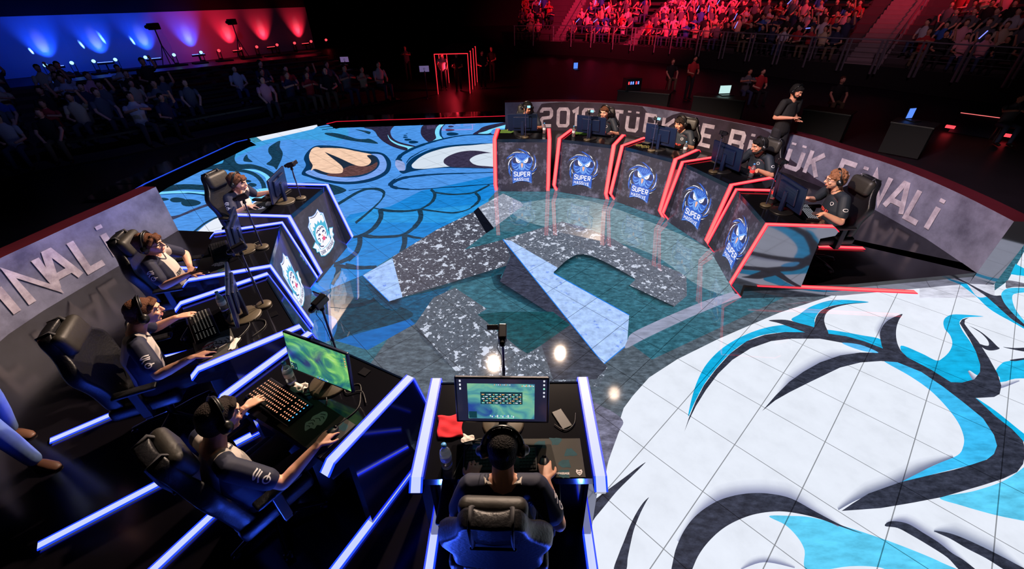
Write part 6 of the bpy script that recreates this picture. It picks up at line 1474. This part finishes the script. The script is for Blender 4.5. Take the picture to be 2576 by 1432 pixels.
# small placards on stands
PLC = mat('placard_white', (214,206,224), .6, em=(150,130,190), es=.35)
for u, v, lab in ((880,214,'small white placard on a stand in the left seating'),(1076,248,'small white placard on a stand beside the red light tunnel')):
    p = G(u, v, 0); root = empty('placard_stand', p, .1, lab, 'sign'); b = MB(); b.tube([(0,0,.01),(0,0,.95)], .02, 6); b.tube([(-.15,0,.015),(.15,0,.015)], .015, 6); b.tube([(0,-.15,.015),(0,.15,.015)], .015, 6); b.build('stand_pole', METB, root)
    b = MB(); b.rbox(-.17,.17,-.01,.01,.92,1.12,.005); pb = b.build('placard', PLC, root)
    b = MB(); b.tube([(.03*cos(a), -.0125, 1.02+.03*sin(a)) for a in [2*pi*i/8 for i in range(8)]], .006, 5); b.build('placard_mark', PRD, pb)
for u, v, nm, rz, lab in ((1216,222,'black',.3,'standing person in black to the right of the red light tunnel'),(1240,206,'black',-.4,'standing person in black walking behind the red light tunnel'),(1118,226,'white',.2,'person in a white shirt standing inside the red light tunnel'),(1155,228,'black',0,'person in dark clothes standing inside the red light tunnel'),(1727,250,'red',.2,'person standing at the crew tables by the LED indicator rack'),(1030,200,'grey',0,'person standing far back left of the red light tunnel')):
    p = G(u, v, 0); add_person(STV[nm], p, rz, lab, None, .85, 'person')

# ---- crew tables along the foot of the right stand
TBM = mat('crew_table_black', (14,13,18), .5)
def ctable(u0, v0, u1, v1, lab):
    a, c = G(u0, v0, .7), G(u1, v1, .7); d = (c-a); L = d.length; rz = atan2(d.y, d.x); root = empty('crew_table', (a.x, a.y, 0), rz, lab, 'table')
    b = MB(); b.rbox(0,L,-.3,.3,.66,.70,.01); b.build('table_top', TBM, root)
    b = MB(); b.box(.02,L-.02,-.29,-.27,.02,.66); b.build('table_skirt', DRAPE, root)
    for x in (.06, L-.06): b = MB(); b.box(x-.02,x+.02,.2,.24,0,.66); b.build('leg', TBM, root)
ctable(1560,222,1690,232, 'dark crew table under the LED indicator rack'); ctable(1750,236,1880,248,'dark crew table with a bright laptop'); ctable(2030,268,2150,284,'dark crew table with a seated crew member in the middle distance'); ctable(2250,300,2360,316,'dark crew table farthest right')
def laptop(u, v, rz, m, lab, w_=.36):
    p = G(u, v, .7); root = empty('laptop', p, rz, lab, 'laptop'); b = MB(); b.rbox(-w_/2,w_/2,-.12,.12,0,.02,.005); b.build('laptop_base', PLB, root)
    b = MB(); b.box(-w_/2,w_/2,.11,.13,.02,.26); ld = b.build('laptop_lid', PLB, root); b = MB(); b.box(-w_/2+.015,w_/2-.015,.105,.109,.035,.245); b.build('laptop_screen', m, ld)
SCW = mat('laptop_white_screen', (180,220,220), .3, em=(190,226,224), es=1.1); SCB = mat('laptop_blue_screen', (60,120,255), .3, em=(90,140,255), es=1.1)
laptop(1826,240,.1,SCW,'laptop with a bright white screen on a crew table'); laptop(1450,176,.2,SCB,'tiny device with a blue screen in the dark under the stand', .2); laptop(2296,304,.2,SCB,'laptop with a small bluish screen on the farthest right crew table', .2)
root = empty('indicator_rack', G(1588,226,.7), .2, 'equipment rack with red and blue indicator lights', 'equipment'); b = MB(); b.rbox(-.25,.25,-.15,.15,0,.34,.02); b.build('rack_body', PLB, root)
for i, m_ in enumerate((LMR, LMB, LMB, LMR, LMB)): b = MB(); b.box(-.2+i*.07+(.03 if i > 2 else 0),-.16+i*.07+(.03 if i > 2 else 0),-.156,-.151,.18,.26); b.build('indicator_light', m_, root)
for u, v, nm, rz, lab in ((1864,262,'grey',-.2,'crew member in grey seated behind the bright laptop'),(2084,292,'black',-.3,'crew member in black with pale face seated at the middle crew table'),(1895,262,'red',.0,'crew member bending over the table left of the standing man'),(2500,355,'grey',-.4,'crew member seated at the far right in the dark'),(1680,226,'black',0,'crew member seated in the dark by the indicator rack')):
    add_person([m for n_, m in VAR if n_ == nm][0], G(u, v, 0), rz, lab, None, .9, 'person')
    p = G(u, v, 0); st = empty('crew_stool', p, rz, 'dark stool of the '+' '.join(lab.split()[:11]), 'stool'); b = MB(); b.lathe([(.001,.36),(.15,.36),(.15,.395),(.001,.395)], n=14); b.build('seat', TBM, st)
    for k in range(3): b = MB(); b.tube([(.12*cos(k*2.09), .12*sin(k*2.09), 0), (.09*cos(k*2.09), .09*sin(k*2.09), .36)], .014, 6); b.build('leg', TBM, st)
# sloping dark stage wedge with red corner lights at far right
a, c = G(2385,332,.0), G(2512,352,.0); d = c-a; root = empty('stage_wedge', a, atan2(d.y, d.x), 'dark blue sloping speaker wedge with red corner lights at far right', 'stage wedge'); L = d.length
b = MB(); b.prism([(0,0),(.5,0),(.5,.42),(.38,.42)], lambda p: V((0,p[0],p[1])), lambda p: V((L,p[0],p[1]))); b.build('wedge_body', mat('wedge_navy', (22,28,60), .5), root)
for x in (-.10, L+.0): b = MB(); b.box(x, x+.18, -.05, .05, .1, .16); b.build('corner_light', LMR, root)
b = MB(); b.tube([(0,.38,.43),(L,.38,.43)], .008, 6); b.build('edge_light', REDC, root)
# dark banner areas printed on the right wall
b = MB()
def wall_poly(pts, name, m, off=-.006):
    f, _ = arc_map(WRs, off); bb = MB()
    zmax = max(p[1] for p in pts)
    # slice by arclength so the print follows the curve
    s0, s1 = min(p[0] for p in pts), max(p[0] for p in pts); N = 40
    def zs(s):
        out = []
        for (x0, z0), (x1, z1) in zip(pts, pts[1:]+pts[:1]):
            if (x0 <= s < x1) or (x1 <= s < x0): out.append(z0+(z1-z0)*(s-x0)/(x1-x0))
        return (min(out), max(out)) if len(out) >= 2 else None
    prev = None
    for i in range(N+1):
        s = s0+(s1-s0)*(i+.01)/(N+.02); r_ = zs(s)
        if r_ and prev: bb.quad(f((prev[0], prev[1])), f((s, r_[0])), f((s, r_[1])), f((prev[0], prev[2])))
        prev = (s, r_[0], r_[1]) if r_ else None
    o = bb.build(name, m, bpy.data.objects['banner_wall']); return o
wall_poly([(.55,.17),(.95,.86),(1.5,.895),(3.5,.895),(3.9,.55),(4.4,.895),(6.35,.895),(6.9,.62),(7.0,.45),(7.6,.28),(8.4,.17)], 'banner_dark_area', CONCD)
